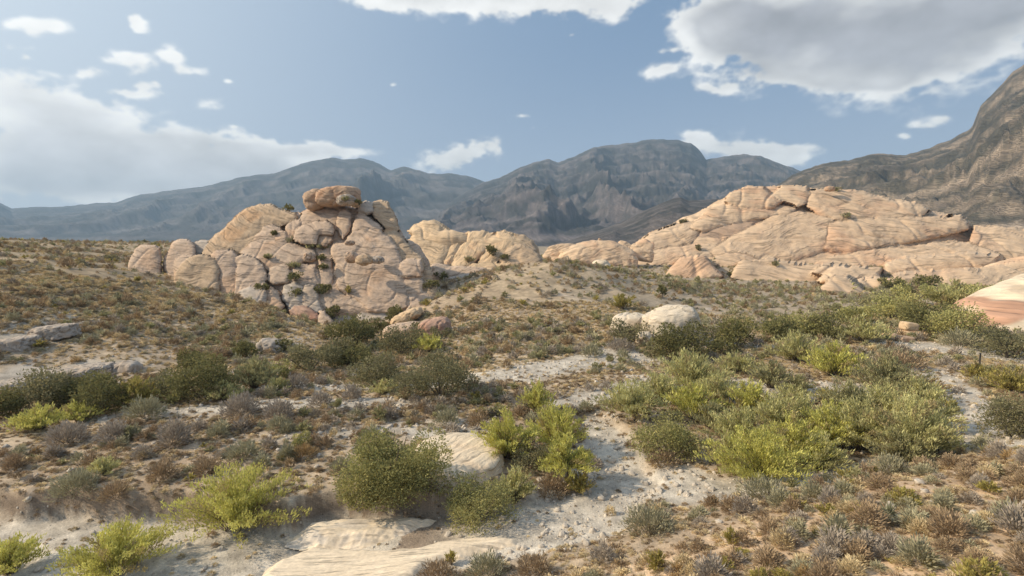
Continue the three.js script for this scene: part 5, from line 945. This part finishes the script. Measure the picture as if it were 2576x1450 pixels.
function sow(n, D0, D1, s0, s1, accept) {                    // n tries spread evenly over a wedge of ground
  for (let i = 0; i < n; i++) {
    const D = Math.sqrt(mix(D0 * D0, D1 * D1, sr())), x = (sr() * 2 - 1) * D * 1.25, z = -D, y = land(x, z), [u, v] = sight(x, y, z);
    if (u < -400 || u > 3000 || v > 1700) continue;
    const pch = fbm(x * 0.12 + 31, 1, z * 0.12, 3), region = accept(x, z, y, u, v, pch); if (!region) continue;
    const g = gravelAt(x, z);  if (sr() < g * (region.gravel ?? 0.95) || onRock(x, z) || busy(x, z)) continue;
    if (D < 110 && (distLine(hillTrail, x, z) < 0.35 || distLine(ridgeTrail, x, z) < 0.1)) continue;
    const kind = pick(region.mix), s = mix(s0, s1, Math.pow(sr(), 2.2)) * (region.size ?? 1) * (kind === 'straw' || kind === 'rust' ? 0.7 : 1);
    spots.push({ kind, x, y, z, s, region: region.name, px: s / D * FOC * 0.3975, tall: mix(0.55, 0.95, sr()), turn: sr() * 6.283, tone: 0.8 + 0.4 * sr() });
  }
}
const nearSlope = { name: 'on the near slope at the lower right', mix: { brown: 4, grey: 2.4, sage: 1.6, straw: 3.6, gold: 1.5, rust: 0.4 }, size: 1.0 };
const terrace = { name: 'on the flat terrace left of the wash', mix: { brown: 3.2, grey: 3, sage: 2.4, straw: 1.6, rust: 0.3, green: 1, gold: 0.3 } };
const flats = { name: 'on the gravelly flats in the middle', mix: { grey: 2.4, brown: 2.2, sage: 2.4, straw: 1.4, rust: 0.3, green: 1.4 }, gravel: 0.94 };
const leftHill = { name: 'on the left hillside', mix: { sage: 2.0, straw: 6, brown: 3, green: 0.5, grey: 1.0, gold: 0.3, rust: 0.15 } };
const midHill = { name: 'on the middle hill', mix: { sage: 2.6, brown: 3.2, straw: 2.8, green: 1.0, grey: 1.6, gold: 0.4, rust: 0.4 } };
const plain = { name: 'on the far plain before the golden dome', mix: { sage: 4, brown: 2.4, green: 2.6, grey: 1.6, straw: 1.6 } };
sow(2400, 8.5, 21, 0.22, 0.95, (x, z, y, u, v, p) => (y > 0.75 && x > 1.5 ? (sr() < 0.6 + p * 2 ? nearSlope : null) : null));
sow(3600, 17, 36, 0.22, 1.0, (x, z, y, u, v, p) => (x < 3 && y > -0.3 ? (sr() < 0.55 + p * 2.4 ? terrace : null) : x > 3 && y < 1.4 && sr() < 0.3 ? flats : null));
sow(6500, 30, 62, 0.3, 1.05, (x, z, y, u, v, p) => (y > 0.9 ? (x < -5 ? leftHill : sr() < 0.6 ? midHill : null) : sr() < 0.5 + p * 2.4 ? flats : null));
sow(17000, 45, 125, 0.3, 1.15, (x, z, y, u, v, p) => (x < -6 && y > 0.6 ? (sr() < 0.75 + p * 1.8 ? leftHill : null) : x < 32 && y > 0.5 ? (sr() < 0.55 + p * 2.4 ? midHill : null) : sr() < 0.7 + p * 1.8 ? plain : null));
sow(9000, 95, 250, 0.5, 1.5, (x, z, y, u, v, p) => (x < -10 ? leftHill : x > 5 ? (sr() < 0.8 + p ? plain : null) : null));
const dummy = new THREE.Object3D(), unit = {};
const marksNear = scene.children.filter((o) => o.userData.label && !o.userData.kind && o.userData.category !== 'rock formation' && o.userData.label.split(' ').length < 40).map((o) => [o.position.x, o.position.z, o.userData.label.split(/ (?:on|in|at|of|left|right|under|above|below|behind|beside|before|between|with|just|joined|tucked|leaning|standing|hanging|to|from|next|poking|half) /)[0]]).filter((q) => q[2].split(' ').length <= 7);
function whereabouts(x, z) {
  let best = 1e9, at1 = null; for (const q of marksNear) { const d = Math.hypot(q[0] - x, (q[1] - z) * 0.8); if (d < best) { best = d; at1 = q; } }
  if (!at1 || best > 14) return null;
  const dx = x - at1[0], dz = z - at1[1];
  return `${Math.abs(dx) > Math.abs(dz) ? (dx < 0 ? 'left of' : 'right of') : dz > 0 ? 'in front of' : 'behind'} the ${at1[2]}`;
}
const labelOf = (s, word) => { const w = whereabouts(s.x, s.z), sz = s.s > 0.85 ? 'large' : s.s > 0.55 ? 'medium' : 'small', sh = s.tall > 0.75 ? 'upright' : 'low'; return w ? `${sz} ${sh} ${word} ${w}` : `${sz} ${sh} ${word} among others alike ${s.region}`; };
function unitPlant(kind, fine, variant) {                      // a one metre plant of its kind
  const key = kind + fine + variant; if (unit[key]) return unit[key];
  const px = fine ? [19, 11.5, 7.5][Math.floor(variant / 3)] : 7.5, g = buildPlant(scatterKinds[kind].kind, 1, 1, px * 1.3, px * 1.3, { every: 4, clumps: 8 });
  return unit[key] = [g[0], g[2]];
}
for (const kind of Object.keys(scatterKinds)) {
  const all = spots.filter((s) => s.kind === kind).sort((a, b) => b.px - a.px), info = scatterKinds[kind], single = all.slice(0, 220), rest = all.slice(220);
  for (const s of single) {
    const [g, m] = unitPlant(kind, true, Math.floor(s.tone * 50) % 3 + (s.px > 19 ? 0 : s.px > 10 ? 3 : 6)), o = mesh(info.name, g, m, scene);
    o.position.set(s.x, s.y - 0.02, s.z); o.rotation.y = s.turn; o.scale.set(s.s, s.s * s.tall, s.s);
    const lab = labelOf(s, info.word); tag(o, lab, info.word.includes('tuft') ? 'grass tuft' : 'shrub', `${lab} and its like`);
  }
  for (let v = 0; v < 1; v++) {
    const [g, m] = unitPlant(kind, false, v), im = new THREE.InstancedMesh(g, m, rest.length), c = new THREE.Color();
    rest.forEach((s, i) => { dummy.position.set(s.x, s.y - 0.02, s.z); dummy.rotation.set(0, s.turn, 0); dummy.scale.set(s.s, s.s * s.tall, s.s); dummy.updateMatrix(); im.setMatrixAt(i, dummy.matrix); im.setColorAt(i, c.setRGB(s.tone, s.tone, s.tone * 0.97)); });
    im.name = numbered('scrub'); im.castShadow = im.receiveShadow = true; scene.add(im);
    tag(im, `countless tiny ${info.word}s dotted over the hills and plain`, 'scrub', null, 'stuff');
  }
}
{ // dry litter and grass stubs lying about
  const lr = rng(555), c = new THREE.Color();
  for (const [kind, label] of [['straw', 'dry straw stubs and litter strewn over the near ground'], ['brown', 'brown twigs and litter strewn over the near ground']]) {
    const [g, m] = unitPlant(kind, false, 0), at2 = [];
    for (let i = 0; i < (kind === 'straw' ? 34000 : 12000); i++) { const D = Math.sqrt(mix(80, kind === 'straw' ? 5600 : 1700, lr())), x = (lr() * 2 - 1) * D * 1.1, z = -D; if (lr() < gravelAt(x, z) * 0.9 || onRock(x, z)) continue; at2.push([x, land(x, z), z, (0.06 + 0.16 * lr() * lr()) * (1 + D / 50), lr() * 6.28, 0.7 + 0.6 * lr()]); }
    const im = new THREE.InstancedMesh(g, m, at2.length); at2.forEach(([x, y, z, s, t, k], i) => { dummy.position.set(x, y - 0.01, z); dummy.rotation.set(0, t, 0); dummy.scale.set(s * 1.3, s * 0.6, s * 1.3); dummy.updateMatrix(); im.setMatrixAt(i, dummy.matrix); im.setColorAt(i, c.setRGB(k, k, k)); });
    im.name = numbered('litter'); im.castShadow = im.receiveShadow = true; scene.add(im); tag(im, label, 'litter', null, 'stuff');
  }
}
// yuccas on the near slope
for (const [u, v, w, h, label] of [[2235, 1300, 70, 46, 'pale spiky yucca on the near slope, the upper one'], [2170, 1352, 60, 42, 'pale spiky yucca on the near slope, lower left of the other'], [1790, 1440, 60, 44, 'pale spiky yucca at the bottom edge of the near slope']]) {
  const p = hit(u, v), D = -p.z, Lv = new Leaves(); yuccaCrown(Lv, rng(u), w / FOC * D, h / FOC * D, TINT.yucca); const m = mesh('yucca', Lv.geo(), leafMat, scene); m.position.copy(p); tag(m, label, 'yucca');
}
// ---------------------------------------------------------------- loose stones
{
  const stoneMatl = new THREE.MeshStandardMaterial({ vertexColors: true, map: stoneTint, roughness: 0.95 }); stoneMatl.color.setRGB(1.6, 1.6, 1.6); stoneMatl.name = 'wash_stone';
  const shapes = [1, 2, 3, 4].map((s) => { const S = cubeSphere(5), p = [], c = [], q = []; for (const [x, y, z] of S.dirs) { const k = 0.5 * (1 + 0.45 * P3(x * 1.3 + s * 5, y * 1.3, z * 1.3) + 0.2 * P3(x * 3 + s, y * 3, z * 3)); p.push(x * k, y * k * 0.7, z * k * 0.85); c.push(0.5, 0.44, 0.37); q.push(x * 0.2 + z * 0.1, y * 0.2 + s * 0.3); } const g = new THREE.BufferGeometry(); g.setAttribute('position', new THREE.Float32BufferAttribute(p, 3)); g.setAttribute('color', new THREE.Float32BufferAttribute(c, 3)); g.setAttribute('uv', new THREE.Float32BufferAttribute(q, 2)); g.setIndex(S.idx); g.computeVertexNormals(); return g; });
  const r = rng(99), list = [];
  for (let i = 0; i < 26000 && list.length < 9000; i++) {
    const D = Math.sqrt(mix(13 * 13, 60 * 60, r())), x = (r() * 2 - 1) * D * 1.1, z = -D, g = gravelAt(x, z); if (r() > g * 0.95 + 0.1 || onRock(x, z) || (x < -1 && D < 22 && r() < 0.75)) continue;
    list.push([x, land(x, z), z, 0.05 + 0.26 * Math.pow(r(), 5) + 0.05 * r(), r() * 6.28]);
  }
  for (const [u, v, n, s] of [[1500, 1195, 60, 0.26], [1420, 1225, 40, 0.24], [1530, 1050, 70, 0.26], [1420, 1340, 30, 0.22], [1450, 1375, 16, 0.3], [2080, 1190, 60, 0.22], [1600, 1270, 60, 0.16]]) { const p = hit(u, v); for (let i = 0; i < n; i++) { const x = p.x + gauss(r) * 1.5, z = p.z + gauss(r) * 1.1; if (!onRock(x, z)) list.push([x, land(x, z), z, s * (0.25 + 0.9 * r() * r()), r() * 6.28]); } }
  list.sort((a, b) => b[3] / -b[2] - a[3] / -a[2]);
  const single = list.slice(0, 200), rest = list.slice(200);
  single.forEach(([x, y, z, s, t], i) => { const m = mesh('wash_stone', shapes[i % 4], stoneMatl, scene); m.position.set(x, y + s * 0.12, z); m.rotation.set(t * 0.2, t, 0); m.scale.setScalar(s); const lab = `${s > 0.3 ? 'large' : s > 0.2 ? 'middling' : 'small'} grey stone ${whereabouts(x, z) ?? 'in the gravel of the wash'}`; tag(m, lab, 'stone', `${lab} and its like`); });
  shapes.forEach((g, k) => { const sub = rest.filter((_, i) => i % 4 === k), im = new THREE.InstancedMesh(g, stoneMatl, sub.length), c = new THREE.Color(); sub.forEach(([x, y, z, s, t], i) => { dummy.position.set(x, y + s * 0.1, z); dummy.rotation.set(t * 0.2, t, 0); dummy.scale.setScalar(s); dummy.updateMatrix(); im.setMatrixAt(i, dummy.matrix); const q = 0.75 + 0.5 * ((t * 7) % 1); im.setColorAt(i, c.setRGB(q, q, q)); }); im.name = numbered('gravel'); im.castShadow = im.receiveShadow = true; scene.add(im); tag(im, 'pale grey gravel and small stones strewn over the wash', 'gravel', null, 'stuff'); });
}

renderer.render(scene, camera);
